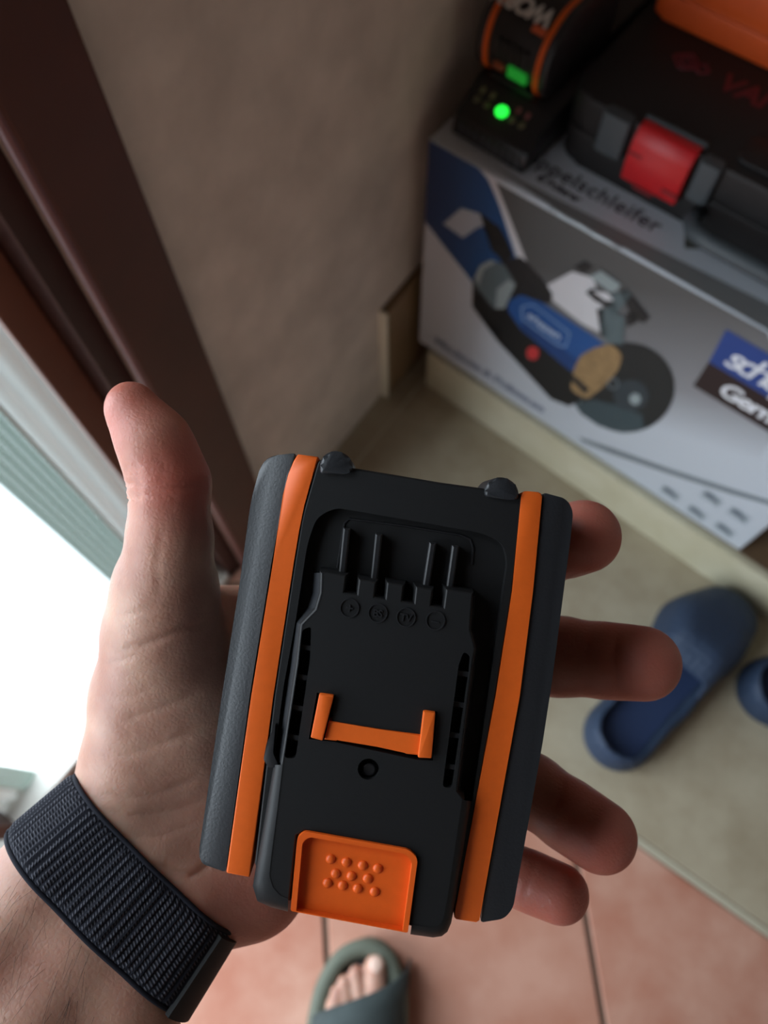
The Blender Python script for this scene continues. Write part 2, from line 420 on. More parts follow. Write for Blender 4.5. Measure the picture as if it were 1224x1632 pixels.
# orange bands
lb = ccw(BP([(475, 724), (507, 728), (508, 731), (495, 770), (485, 806), (477, 845), (468, 899), (436, 1108), (399, 1395), (397, 1398), (362, 1391), (361, 1389), (401, 1108), (435, 899), (444, 838), (451, 790), (460, 755), (468, 735)]))
smooth_by_angle(obj('orange_band', prism(bmesh.new(), lb, BACK, .0004, .0007, 3, .95), M['orange'], bat), 50)
rb = ccw(rpoly(BP([(831, 782), (864, 785), (849, 941), (828, 1108), (763, 1469), (723, 1463), (790, 1108), (816, 941)]), [.0012, .001, 0, 0, .0006, .0006, 0, 0]))
smooth_by_angle(obj('orange_band', prism(bmesh.new(), rb, BACK, .0004, .0007, 3, .95), M['orange'], bat), 50)
# centre case: low frame with a shallow tray, and the raised rail block standing on it
plate_l = [(450, 1217), (474, 1060), (481, 996), (504, 972), (512, 945), (513, 914)]
plate_t = [(519, 914), (549, 919), (546, 946), (571, 950), (574, 925), (597, 929), (594, 953), (616, 957), (619, 930), (641, 934), (638, 960), (662, 964), (665, 937), (687, 941), (684, 967), (709, 971), (713, 941), (751, 947)]
plate_r = [(748, 1003), (756, 1033), (752, 1058), (727, 1262)]
CZ = .0040
def offset_ring(poly, s_):
    out = []; n_ = len(poly)
    for i in range(n_):
        p = np.array(poly[i]); e0 = p - np.array(poly[i - 1]); e1 = np.array(poly[(i + 1) % n_]) - p
        e0 = e0 / (np.linalg.norm(e0) + 1e-12); e1 = e1 / (np.linalg.norm(e1) + 1e-12)
        nn = np.array([e0[1] + e1[1], -e0[0] - e1[0]]); l_ = np.linalg.norm(nn); nn = nn / (l_ + 1e-9)
        k_ = 1 / max(.5, l_ / 2); out.append(tuple(p + nn * s_ * k_))
    return out
def skirt(bm, poly, steps, cap=True):
    prev = None
    for s_, z in steps:
        ring = [bm.verts.new((*q, z)) for q in offset_ring(poly, s_)]
        if prev:
            for i in range(len(poly)): bm.faces.new((prev[i], prev[(i + 1) % len(poly)], ring[(i + 1) % len(poly)], ring[i]))
        prev = ring
    if cap: bm.faces.new(prev)
core_out = [(510, 734), (533, 744), (700, 772), (830, 790), (814, 941), (787, 1108), (726, 1440), (700, 1440), (668, 1400), (655, 1360), (485, 1330), (470, 1340), (462, 1380), (408, 1380), (440, 1108), (472, 899), (485, 821)]
co = ccw(rpoly(BP(core_out), [.001, .0006, 0, .0008, 0, 0, .001, .001, .001, .001, .001, .001, .001, .001, 0, 0, .002], 4))
tray = ccw(rpoly(BP([(752, 1280), (776, 1120), (795, 985), (809, 896), (802, 866), (770, 850), (640, 827), (535, 809), (505, 824), (490, 866), (472, 985), (452, 1095), (436, 1214), (440, 1250), (600, 1270)]), [.001, 0, 0, .003, .004, .003, 0, .003, .004, .003, 0, 0, .001, .001, 0], 5))
bm = bmesh.new()
slab(bm, co, [(tray, -.0026)], .0003)
skirt(bm, co, ((0, .0003), (.0003, .0001), (.0005, -.0006), (.0006, -.002), (-.0012, BACK)))
bmesh.ops.remove_doubles(bm, verts=bm.verts, dist=1e-6)
case = smooth_by_angle(obj('case', bm, M['black'], bat), 24)
left_edge = [(450, 1219), (440, 1300), (432, 1360), (428, 1396), (434, 1416), (446, 1428), (459, 1433)]
left_out = [(436, 1219), (422, 1300), (408, 1380), (403, 1412), (410, 1436), (432, 1446), (459, 1453)]
right_edge = [(656, 1474), (686, 1479), (697, 1477), (704, 1471), (708, 1460), (714, 1430), (737, 1275)]
right_out = [(654, 1489), (690, 1494), (704, 1492), (713, 1485), (719, 1471), (727, 1430), (751, 1277)]
blk = BP(plate_l[::-1] + left_edge + [(470, 1330), (485, 1321), (655, 1352), (668, 1365)] + right_edge + plate_r[::-1] + plate_t[::-1], CZ)
blk = ccw(blk)
slot_l = ccw(rpoly(BP([(481, 1004), (496, 998), (494, 1050), (471, 1209), (453, 1208), (475, 1060)], CZ), [.0012, .001, 0, .001, .001, 0], 4))
slot_r = ccw(rpoly(BP([(739, 1038), (750, 1046), (748, 1070), (721, 1256), (705, 1255), (731, 1060)], CZ), [.001, .001, 0, .001, .001, 0], 4))
clip_l = ccw(BP([(505, 1104), (535, 1108), (529, 1150), (672, 1171), (677, 1131), (697, 1134), (690, 1212), (664, 1211), (530, 1182), (492, 1178)], CZ))
screw = BP(circ(587, 1226, 17, 20), CZ)
bm = bmesh.new()
slab(bm, blk, [(slot_l, -.002), (slot_r, -.002), (clip_l, 0), (screw, .0013)], CZ)
skirt(bm, blk, ((0, CZ), (.0003, CZ - .0002), (.0006, CZ - .0010), (.0010, -.0030), (.0006, -.012)))
bmesh.ops.remove_doubles(bm, verts=bm.verts, dist=1e-6)
smooth_by_angle(obj('rail_block', bm, M['black'], bat), 24)
def ribbon(name, rows_, m, parent):
    """rows_ = [(pixel polyline, height)], swept into a curved strip"""
    bm = bmesh.new(); R_ = [[bm.verts.new((*bp(x, y, z), z)) for x, y in l] for l, z in rows_]
    for A, B in zip(R_, R_[1:]):
        for i in range(len(A) - 1): bm.faces.new((A[i], A[i + 1], B[i + 1], B[i]))
    return obj(name, bm, m, parent, len(rows_) > 2)
ribbon('rail_flank', [([(514, 913), (513, 945), (505, 972), (482, 996), (475, 1060), (451, 1217)], CZ + .0001), ([(500, 913), (498, 945), (490, 968), (468, 990), (459, 1058), (437, 1213)], -.0022)], M['black_panel'], case)
ribbon('rail_flank', [([(751, 947), (747, 1003), (755, 1033), (751, 1058), (726, 1262)], CZ + .0001), ([(758, 948), (755, 1003), (763, 1033), (759, 1060), (734, 1262)], -.0022)], M['black_panel'], case)
def mixl(A, B, t): return [(a[0] + (b[0] - a[0]) * t, a[1] + (b[1] - a[1]) * t) for a, b in zip(A, B)]
for A_, B_, zb in ((left_edge, left_out, -.006), (right_edge, right_out, -.012)):
    ribbon('case_shoulder', [(mixl(A_, B_, t), CZ + .0001 - z) for t, z in ((-.05, 0), (.3, .0002), (.58, .0007), (.8, .0015), (.94, .0028), (1, .0042))] + [(B_, zb)], M['black'], case)
smooth_by_angle(obj('rail_stop', prism(bmesh.new(), ccw(rpoly(BP([(427, 1180), (441, 1150), (437, 1196), (447, 1218), (430, 1219), (422, 1206)]), .0006, 3)), -.004, .0022, .0007, 2), M['black_smooth'], case), 40)
# ribs across the two slots
for (yl, yr) in ((1031, 1073), (1078, 1122), (1127, 1171), (1174, 1221)):
    for xs, y in ((lambda y: (475 - (y - 1060) * .147, 495 - (y - 1050) * .15), yl), (lambda y: (731 - (y - 1060) * .134, 752 - (y - 1070) * .145), yr)):
        xa, xb = xs(y)
        obj('slot_rib', prism(bmesh.new(), ccw(BP([(xa, y - 4), (xb, y - 1), (xb, y + 7), (xa, y + 4)], .003)), -.002, .0028), M['black_smooth'], case)
# contact pocket: rim line and four blades
obj('pocket_rim', tube(bmesh.new(), [(*bp(x, y, -.0026), -.0025) for x, y in [(538, 905), (546, 852), (549, 834), (557, 827), (650, 839), (735, 853), (750, 860), (754, 874), (752, 900)]], .0003, 6), M['black_smooth'], case)
for (x0, y0, x1, y1) in ((553, 841, 545, 916), (604, 850, 596, 924), (690, 864, 678, 938), (726, 869, 715, 944)):
    bm = prism(bmesh.new(), ccw(BP([(x0 - 5.5, y0), (x0 + 5.5, y0 + 1.5), (x1 + 5.5, y1 + 4), (x1 - 5.5, y1 + 3)])), -.003, .0008, .0004, 1)
    obj('contact_blade', bm, M['black_smooth'], case)
# embossed contact marks
for (cx_, cy_, t_) in ((557, 969, '+'), (602, 977, 'BS'), (647, 984, 'TV'), (694, 989, '\u2013')):
    bm = bmesh.new(); cc_ = bp(cx_, cy_, CZ)
    for r0, r1 in ((.00235, .0021),):
        A = circ(*cc_, r0, 28); B = circ(*cc_, r1, 28); va = [bm.verts.new((*p, CZ + .0003)) for p in A]; vb = [bm.verts.new((*p, CZ + .0003)) for p in B]; vc = [bm.verts.new((*p, CZ - .0001)) for p in A]; vd = [bm.verts.new((*p, CZ - .0001)) for p in B]
        for i in range(28):
            j = (i + 1) % 28
            bm.faces.new((va[i], va[j], vb[j], vb[i])); bm.faces.new((va[i], vc[i], vc[j], va[j])); bm.faces.new((vb[i], vb[j], vd[j], vd[i]))
    ring = obj('contact_mark', bm, M['black_smooth'], case)
    sz = .0034 if len(t_) == 1 else .0025
    text_mesh('mark_lettering', t_, sz, M['black_smooth'], case, Matrix.Translation((cc_[0], cc_[1] - sz * .36, CZ + .0001)), 0, .00005, .00024, 'CENTER', .9)
# orange locking clip
bm = bmesh.new()
prism(bm, ccw(rpoly(BP([(509, 1106), (532, 1109), (514, 1181), (495, 1176)], .0055), .0003, 2)), 0, .0055, .0004, 2)
prism(bm, ccw(rpoly(BP([(675, 1134), (694, 1136), (688, 1209), (666, 1208)], .0055), .0003, 2)), 0, .0055, .0004, 2)
prism(bm, ccw(BP([(524, 1149), (560, 1155), (600, 1162), (671, 1171), (668, 1204), (648, 1202), (646, 1198), (600, 1190), (540, 1178), (536, 1181), (517, 1179)], .0044)), 0, .0044, .0003, 1)
smooth_by_angle(obj('locking_clip', bm, M['orange'], bat), 40)
# screw
bm = prism(bmesh.new(), BP(circ(588, 1227, 10.5, 18), .0026), .001, .0026, .0003, 2)
obj('screw', slab(bm, BP(circ(588, 1227, 8, 12), .0026), [(BP(circ(588, 1227, 4.5, 6), .0026), .0018)], .00265), M['black_smooth'], bat)
# release button: dished orange tongue with raised dots
BZ = .0048
bo_ = ccw(rpoly(BP([(463, 1452), (474, 1334), (486, 1325), (652, 1354), (666, 1368), (650, 1487)], BZ), [.0006, .0028, .0028, .0028, .0028, .0006], 6))
bi_ = ccw(rpoly(BP([(472, 1452), (482, 1342), (493, 1334), (646, 1361), (657, 1374), (642, 1484)], BZ), [.0002, .0024, .0024, .0024, .0024, .0002], 6))
bm = slab(bmesh.new(), bo_, [(bi_, BZ - .002)], BZ, -.010)
btn = smooth_by_angle(obj('release_button', bm, M['orange_btn'], bat), 40)
md = btn.modifiers.new('bevel', 'BEVEL'); md.width = .00055; md.segments = 3; md.limit_method = 'ANGLE'; md.angle_limit = math.radians(50)
for (x, y) in ((527, 1369), (552, 1374), (578, 1379), (602, 1384), (535, 1392), (560, 1396), (586, 1400), (522, 1407), (546, 1411), (570, 1416), (597, 1421)):
    bm = bmesh.new(); q = bp(x, y, BZ - .002); ball(bm, (q[0], q[1], BZ - .002), .00122, (1, 1, .6), 14, 8)
    obj('grip_dot', bm, M['orange_btn'], btn, True)
# the two round lugs on the upper edge
for pts_ in ([(510, 756), (511, 735), (521, 722), (537, 719), (553, 724), (563, 738), (563, 752), (552, 756)], [(771, 792), (772, 775), (783, 763), (799, 760), (815, 766), (825, 779), (825, 796), (812, 797)]):
    bm = prism(bmesh.new(), ccw(rpoly(BP(pts_), .0012, 3)), -.016, .0016, .0012, 3)
    smooth_by_angle(obj('lug', bm, M['black_panel'], bat), 40)

# ================================================================== THE PERSON: hand and forearm
def skin_mat():
    m = mat('skin', srgb(196, 150, 132), .46, 0, spec=.4, sss=.45); nt = m.node_tree; N = nt.nodes; L = nt.links; b = N['Principled BSDF']
    tc = N.new('ShaderNodeTexCoord')
    nz = N.new('ShaderNodeTexNoise'); nz.inputs['Scale'].default_value = 55; nz.inputs['Detail'].default_value = 5; L.new(tc.outputs['Object'], nz.inputs['Vector'])
    rp_ = N.new('ShaderNodeValToRGB'); rp_.color_ramp.elements[0].position = .3; rp_.color_ramp.elements[1].position = .72
    rp_.color_ramp.elements[0].color = srgb(164, 116, 99); rp_.color_ramp.elements[1].color = srgb(192, 152, 132)
    at = N.new('ShaderNodeAttribute'); at.attribute_name = 'flush'
    mx = N.new('ShaderNodeMix'); mx.data_type = 'RGBA'; mx.blend_type = 'MIX'
    L.new(nz.outputs['Fac'], rp_.inputs['Fac']); L.new(at.outputs['Fac'], mx.inputs['Factor']); L.new(rp_.outputs['Color'], mx.inputs['A']); mx.inputs['B'].default_value = srgb(180, 86, 72)
    L.new(mx.outputs['Result'], b.inputs['Base Color'])
    vo = N.new('ShaderNodeTexVoronoi'); vo.feature = 'DISTANCE_TO_EDGE'; vo.inputs['Scale'].default_value = 750; L.new(tc.outputs['Object'], vo.inputs['Vector'])
    n2 = N.new('ShaderNodeTexNoise'); n2.inputs['Scale'].default_value = 300; n2.inputs['Detail'].default_value = 4; L.new(tc.outputs['Object'], n2.inputs['Vector'])
    mp = N.new('ShaderNodeMapping'); mp.inputs['Scale'].default_value = (160, 500, 300); mp.inputs['Rotation'].default_value = (.3, .2, .9); L.new(tc.outputs['Object'], mp.inputs['Vector'])
    n3 = N.new('ShaderNodeTexNoise'); n3.inputs['Scale'].default_value = 1; n3.inputs['Detail'].default_value = 3; L.new(mp.outputs[0], n3.inputs['Vector'])
    ad = N.new('ShaderNodeMath'); ad.operation = 'ADD'; L.new(vo.outputs['Distance'], ad.inputs[0]); L.new(n2.outputs['Fac'], ad.inputs[1])
    a2 = N.new('ShaderNodeMath'); a2.operation = 'ADD'; L.new(ad.outputs[0], a2.inputs[0]); L.new(n3.outputs['Fac'], a2.inputs[1])
    bp_ = N.new('ShaderNodeBump'); bp_.inputs['Strength'].default_value = .55; bp_.inputs['Distance'].default_value = .00022
    L.new(a2.outputs[0], bp_.inputs['Height']); L.new(bp_.outputs['Normal'], b.inputs['Normal'])
    return m
M['skin'] = skin_mat()
HLO, HHI = np.array([-.174, -.242, -.290]), np.array([.095, .042, -.138])
HF = Field(HLO, HHI, .00105)
def chain(F, js, k, kk=None):
    for i in range(len(js) - 1):
        a, b = js[i], js[i + 1]
        F.add(pc(*a[:3]), pc(*b[:3]), a[3] * a[2] / FPX, b[3] * b[2] / FPX, k)
wrist = [((184, 1306, .226, 86), (88, 1404, .220, 90)), ((300, 1420, .226, 88), (208, 1528, .220, 90)), ((88, 1404, .220, 90), (-110, 1620, .205, 120)), ((208, 1528, .220, 90), (150, 1760, .205, 120)), ((242, 1362, .226, 91), (148, 1468, .220, 95)), ((148, 1468, .220, 95), (20, 1690, .205, 130))]
WF = Field(HLO, HHI, .00105)
for a, b in wrist:
    for F_ in (HF, WF): chain(F_, [a, b], .006)
for q_ in ((20, 1690), (-110, 1620), (150, 1760)):      # the forearm goes on towards the elbow, outside the frame
    p_ = pc(*q_, .205); HF.add(p_, p_ * .25 + .75 * np.array([-.118, -.192, -.182]), .0205, .030, .008)
# palm
for js in ([(236, 1338, .236, 76), (480, 990, .257, 60)], [(256, 1362, .236, 78), (520, 1090, .259, 62)], [(274, 1382, .236, 78), (520, 1190, .259, 60)], [(330, 1400, .236, 84), (500, 1285, .257, 58)],
           [(395, 1392, .238, 90), (500, 1290, .256, 60)], [(306, 1412, .230, 80), (398, 1390, .238, 90)], [(470, 1000, .257, 58), (500, 1285, .258, 56)],
           [(265, 985, .236, 52), (450, 990, .256, 58)], [(250, 1080, .238, 80), (430, 1080, .258, 60)], [(240, 1200, .240, 88), (430, 1190, .258, 62)]):
    chain(HF, js, .008)
# thumb and its mount
chain(HF, [(214, 662, .206, 41), (245, 705, .206, 54), (270, 770, .208, 61), (271, 860, .213, 64), (265, 940, .219, 72), (252, 1010, .225, 82), (237, 1110, .231, 87), (226, 1215, .232, 91), (205, 1310, .229, 84)], .004)
chain(HF, [(208, 645, .206, 36), (258, 725, .206, 50)], .004)
chain(HF, [(262, 940, .221, 70), (300, 1120, .236, 90), (320, 1290, .238, 92)], .008)
# fingers, each its own chain
FIN = [[(480, 990, .257, 60), (700, 935, .261, 56), (868, 872, .238, 57), (930, 855, .220, 57)],
       [(520, 1090, .259, 62), (740, 1055, .264, 60), (893, 1046, .234, 61), (1024, 1057, .224, 58)],
       [(520, 1190, .259, 60), (700, 1195, .263, 57), (846, 1258, .236, 54), (957, 1333, .224, 55)],
       [(500, 1285, .257, 56), (660, 1310, .258, 49), (785, 1378, .236, 45), (892, 1424, .225, 44)]]
for f_ in FIN:
    o_ = np.floor((np.array([-.05, -.15, -.29]) - HLO) / HF.h).astype(int); G = Field(HLO + o_ * HF.h, HHI - HF.h, HF.h); chain(G, f_, .003)
    pa = pc(*f_[2][:3]); pb = pc(*f_[3][:3]); mid = pa * .45 + pb * .55
    rr = f_[3][3] * f_[3][2] / FPX
    G.add(mid + np.array([0, 0, .001]), pb + np.array([0, 0, .0004]), rr * .98, rr * .9, .003)
    near = np.array([pc(*j[:3]) for j in f_])
    sl_ = tuple(slice(o_[k], o_[k] + G.n[k]) for k in range(3)); HF.F[sl_] = smin(HF.F[sl_], G.F, .0022)
V, Q = surface_nets(HF.F, HLO, HF.h, 3)
# cut the stump side: keep the faces inside the grid (forearm leaves the frame there)
def project(V): return 612 + FPX * V[:, 0] / -V[:, 2], 816 - FPX * V[:, 1] / -V[:, 2]
px_, py_ = project(V)
def fval(F, p):
    i = (p - F.lo) / F.h; i0 = np.clip(np.floor(i).astype(int), 0, F.n - 2); t = np.clip(i - i0, 0, 1); r = 0
    for a in (0, 1):
        for b in (0, 1):
            for c in (0, 1):
                r = r + F.F[i0[..., 0] + a, i0[..., 1] + b, i0[..., 2] + c] * abs(1 - a - t[..., 0]) * abs(1 - b - t[..., 1]) * abs(1 - c - t[..., 2])
    return r
NR = np.stack([fval(HF, V + HF.h * np.eye(3)[k]) - fval(HF, V - HF.h * np.eye(3)[k]) for k in range(3)], 1); NR /= np.linalg.norm(NR, axis=1, keepdims=True) + 1e-9
facing = NR[:, 2] > -.15
def crease(pts, depth, wpx):
    global V
    P_ = np.stack([px_, py_], 1); best = np.full(len(V), 1e9); tt = np.zeros(len(V)); n = len(pts) - 1
    for i in range(n):
        a = np.array(pts[i], float); b = np.array(pts[i + 1], float); ab = b - a
        t = np.clip(((P_ - a) @ ab) / (ab @ ab), 0, 1); d = np.linalg.norm(P_ - a - t[:, None] * ab, axis=1)
        m = d < best; best[m] = d[m]; tt[m] = (i + t[m]) / n
    wgt = np.exp(-(best / wpx) ** 2) * np.clip(np.minimum(tt, 1 - tt) * 6, .15, 1) * facing
    V -= NR * (wgt * depth)[:, None]
for c_ in (([(200, 770), (250, 777), (300, 775), (338, 768)], 0.00076, 4.1), ([(205, 790), (250, 790), (290, 787)], 0.00034, 3.4), ([(240, 712), (262, 745), (258, 770)], 0.00025, 3.4),
           ([(180, 1040), (230, 1028), (290, 1004), (340, 990)], 0.00051, 4.1), ([(160, 1062), (200, 1050), (250, 1030)], 0.00034, 3.4), ([(175, 990), (215, 975), (260, 968)], 0.00025, 3.4),
           ([(140, 1120), (200, 1112), (250, 1095)], 0.00025, 3.4), ([(190, 1150), (250, 1130), (330, 1100)], 0.00034, 4.1), ([(135, 1200), (200, 1205), (270, 1180), (330, 1160)], 0.00034, 4.1),
           ([(150, 1260), (200, 1272), (260, 1262), (330, 1235)], 0.00042, 4.1), ([(160, 1290), (220, 1300), (280, 1290), (340, 1270)], 0.00034, 4.1), ([(190, 1330), (250, 1335), (320, 1310)], 0.00025, 4.1),
           ([(240, 1375), (290, 1395), (345, 1390)], 0.00042, 4.8), ([(300, 1400), (330, 1380), (348, 1350)], 0.00059, 4.8), ([(300, 900), (318, 830), (322, 780)], 0.00025, 6.1),
           ([(255, 960), (250, 900), (262, 830)], 0.00025, 4.1), ([(985, 1000), (978, 1050), (990, 1108)], 0.00042, 4.8), ([(940, 1000), (936, 1050), (940, 1105)], 0.00025, 4.1),
           ([(900, 1235), (888, 1280), (870, 1330)], 0.00034, 4.1), ([(855, 1365), (845, 1400), (835, 1430)], 0.00034, 4.1)):
    crease(*c_)
# fine wrinkles on the bent side of the thumb joint
for k in range(7):
    y0 = 742 + k * 9; crease([(196, y0), (210, y0 + 4), (226, y0 + 2)], .0006, 2.6)
tips = np.zeros(len(V))
for (c0, r0) in [(pc(*f_[3][:3]), .026) for f_ in FIN] + [(pc(214, 670, .206), .016), (pc(400, 1440, .235), .022), (pc(300, 750, .2), .018)]:
    tips = np.maximum(tips, .8 * np.exp(-(np.linalg.norm(V - c0, axis=1) / r0) ** 2))
person = empty('person', c2w(pc(137, 1482, .220)))
tag(person, 'person with bare left forearm, open palm up, and one sandalled foot', 'person')
po = np.array(person.matrix_world.translation)
VW = (CAMLOC + V @ ROT.T) - po
arm = mesh_obj('arm', VW, Q, M['skin'], person)
fa = arm.data.attributes.new('flush', 'FLOAT', 'POINT'); fa.data.foreach_set('value', tips.astype(np.float32)[:len(arm.data.vertices)])

# woven wrist band: wraps the wrist at a constant clearance
CU = pc(246, 1358, .226); CL = pc(155, 1456, .220); AX = _n(CL - CU); LEN = np.linalg.norm(CL - CU)
E1 = np.array([.74, -.67, 0]); E1 = _n(E1 - AX * (E1 @ AX)); E2 = np.cross(AX, E1)
if E2[2] < 0: E2 = -E2
NT, NA = 1080, 20
th = np.arange(NT) * 2 * math.pi / NT; DIR = np.cos(th)[:, None] * E1 + np.sin(th)[:, None] * E2
def reach(s):
    c = CU + AX * (LEN * s); r = np.full(NT, .045)
    for _ in range(60): r = r - .6 * np.maximum(fval(WF, c + DIR * r[:, None]), 0)
    return c, r
def sm(r, n=25):
    k = np.ones(n) / n; return np.convolve(np.concatenate([r[-n:], r, r[:n]]), k, 'same')[n:-n]
r0 = sm(reach(.0)[1]); r1 = sm(reach(1.0)[1]); 
band = empty('wrist_band', c2w((CU + CL) / 2)); tag(band, 'dark navy woven watch band wrapped around the bare wrist', 'wrist band')
bo = np.array(band.matrix_world.translation)
arc = np.concatenate([[0], np.cumsum(np.linalg.norm(np.diff(DIR * r0[:, None], axis=0), axis=1))]); TOT = arc[-1]
NRIB = 92
bm = bmesh.new(); uvl = bm.loops.layers.uv.new('UVMap'); rows = []
for j in range(NA + 1):
    s = j / NA; ss = -.02 + 1.04 * s; c = CU + AX * (LEN * ss); edge = min(s, 1 - s) * LEN
    ro = r0 * (1 - ss) + r1 * ss + .0022
    th_ = .0014 * (1 - np.exp(-edge / .0006))
    rib = .00024 * np.cos(arc / TOT * NRIB * 2 * math.pi) * (1 if edge > .0012 else .1)
    pts = c + DIR * (ro + th_ - .0009 + rib)[:, None]
    W_ = CAMLOC + pts @ ROT.T - bo
    rows.append([bm.verts.new(p) for p in W_])
inn = []
for j in range(2):
    s = j; ss = -.02 + 1.04 * s; c = CU + AX * (LEN * ss); pts = c + DIR * (r0 * (1 - ss) + r1 * ss + .0009)[:, None]; inn.append([bm.verts.new(p) for p in CAMLOC + pts @ ROT.T - bo])
for j in range(NA):
    for i in range(NT):
        k = (i + 1) % NT
        f = bm.faces.new((rows[j][i], rows[j][k], rows[j + 1][k], rows[j + 1][i]))
        for lp_, (a_, b_) in zip(f.loops, ((i, j), (i + 1, j), (i + 1, j + 1), (i, j + 1))): lp_[uvl].uv = ((a_ / NT) * NRIB, b_ / NA * LEN / .0009)
for i in range(NT):
    k = (i + 1) % NT
    bm.faces.new((inn[0][i], inn[0][k], rows[0][k], rows[0][i])); bm.faces.new((inn[1][i], rows[-1][i], rows[-1][k], inn[1][k])); bm.faces.new((inn[0][i], inn[1][i], inn[1][k], inn[0][k]))
def weave():
    m = mat('woven_nylon', srgb(30, 31, 40), .85, spec=.25); nt = m.node_tree; N = nt.nodes; L = nt.links; b = N['Principled BSDF']
    tc = N.new('ShaderNodeTexCoord'); bk = N.new('ShaderNodeTexBrick'); bk.inputs['Scale'].default_value = 1; bk.inputs['Brick Width'].default_value = .5; bk.inputs['Row Height'].default_value = 1
    mp = N.new('ShaderNodeMapping'); mp.inputs['Location'].default_value = (.25, 0, 0); L.new(tc.outputs['UV'], mp.inputs[0])
    sx = N.new('ShaderNodeSeparateXYZ'); L.new(mp.outputs[0], sx.inputs[0])
    # stitch pattern: bars across each rib, tilted
    fx = N.new('ShaderNodeMath'); fx.operation = 'PINGPONG'; fx.inputs[1].default_value = .5; L.new(sx.outputs[0], fx.inputs[0])
    tl = N.new('ShaderNodeMath'); tl.operation = 'MULTIPLY_ADD'; tl.inputs[1].default_value = .9; L.new(sx.outputs[0], tl.inputs[0]); L.new(sx.outputs[1], tl.inputs[2])
    fy = N.new('ShaderNodeMath'); fy.operation = 'PINGPONG'; fy.inputs[1].default_value = .5; L.new(tl.outputs[0], fy.inputs[0])
    m1 = N.new('ShaderNodeMapRange'); m1.inputs['From Min'].default_value = .08; m1.inputs['From Max'].default_value = .3; m1.interpolation_type = 'SMOOTHSTEP'; L.new(fx.outputs[0], m1.inputs[0])
    m2 = N.new('ShaderNodeMapRange'); m2.inputs['From Min'].default_value = .12; m2.inputs['From Max'].default_value = .38; m2.interpolation_type = 'SMOOTHSTEP'; L.new(fy.outputs[0], m2.inputs[0])
    mu = N.new('ShaderNodeMath'); mu.operation = 'MULTIPLY'; L.new(m1.outputs[0], mu.inputs[0]); L.new(m2.outputs[0], mu.inputs[1])
    nz = N.new('ShaderNodeTexNoise'); nz.inputs['Scale'].default_value = 1.6; L.new(tc.outputs['UV'], nz.inputs[0])
    mn = N.new('ShaderNodeMath'); mn.operation = 'MULTIPLY'; L.new(mu.outputs[0], mn.inputs[0]); L.new(nz.outputs['Fac'], mn.inputs[1])
    rp_ = N.new('ShaderNodeValToRGB'); rp_.color_ramp.elements[0].color = srgb(24, 25, 34); rp_.color_ramp.elements[1].color = srgb(92, 92, 100); rp_.color_ramp.elements[0].position = .15; rp_.color_ramp.elements[1].position = .7
    L.new(mn.outputs[0], rp_.inputs[0]); L.new(rp_.outputs[0], b.inputs['Base Color'])
    bp_ = N.new('ShaderNodeBump'); bp_.inputs['Strength'].default_value = .8; bp_.inputs['Distance'].default_value = .00035; L.new(mu.outputs[0], bp_.inputs['Height']); L.new(bp_.outputs[0], b.inputs['Normal'])
    return m
M['weave'] = weave()
bnd = obj('strap', bm, M['weave'], band, True)
# stitched edges and folded end tab
for s in (0.0, 1.0):
    ss = -.02 + 1.04 * s; c = CU + AX * (LEN * ss); pts = c + DIR * (r0 * (1 - ss) + r1 * ss + .0018)[:, None]
    obj('edge_binding', tube(bmesh.new(), [tuple(p) for p in (CAMLOC + pts @ ROT.T - bo)[::6]], .0007, 8, True), M['weave'], band, True)
bm = bmesh.new(); prof = []
for q in np.linspace(.16, .46, 8):
    d_ = math.cos(q) * E1 + math.sin(q) * E2
    prof.append((np.interp(q % (2 * math.pi), th, r0), np.interp(q % (2 * math.pi), th, r1), d_))
ro, ri = [], []
for (ra, rb_, d_) in prof:
    for off, st in ((.0040, ro), (.0026, ri)):
        st.append([bm.verts.new(CAMLOC + ROT @ (CU + AX * (LEN * ss) + d_ * (ra * (1 - ss) + rb_ * ss + off)) - bo) for ss in np.linspace(.03, 1.06, 6)])
for a in range(7):
    for b_ in range(5):
        bm.faces.new((ro[a][b_], ro[a + 1][b_], ro[a + 1][b_ + 1], ro[a][b_ + 1])); bm.faces.new((ri[a][b_], ri[a][b_ + 1], ri[a + 1][b_ + 1], ri[a + 1][b_]))
for a in range(7):
    for b_ in (0, 5): bm.faces.new((ro[a][b_], ri[a][b_], ri[a + 1][b_], ro[a + 1][b_]))
for b_ in range(5):
    for a in (0, 7): bm.faces.new((ro[a][b_], ro[a][b_ + 1], ri[a][b_ + 1], ri[a][b_]))
et = smooth_by_angle(obj('end_tab', bm, M['black_deep'], band), 50)

# sparse hairs on the forearm and below the thumb mount
hb = bmesh.new(); pxv, pyv = px_, py_
cand = np.where((NR[:, 2] > -.3) & (((pyv > 1390) & (pyv < 1660) & (pxv < 150) & (pxv > -40)) | ((pyv > 1262) & (pyv < 1330) & (pxv > 108) & (pxv < 165))))[0]
for i_ in rng.choice(cand, 110):
    p = V[i_]; nn = NR[i_]; t_ = _n(np.array([-.35, -1.0, .1]) + rng.normal(0, .25, 3)); t_ = _n(t_ - nn * (t_ @ nn)); L_ = rng.uniform(.004, .009)
    tube(hb, [tuple(CAMLOC + ROT @ (p + t_ * L_ * q + nn * (.0012 * math.sin(q * 2.2))) - po) for q in (0, .4, .75, 1)], [.00003, .00003, .000025, .00001], 4)
obj('arm_hair', hb, mat('dark_hair', srgb(46, 36, 30), .5), person, True, 'stuff')

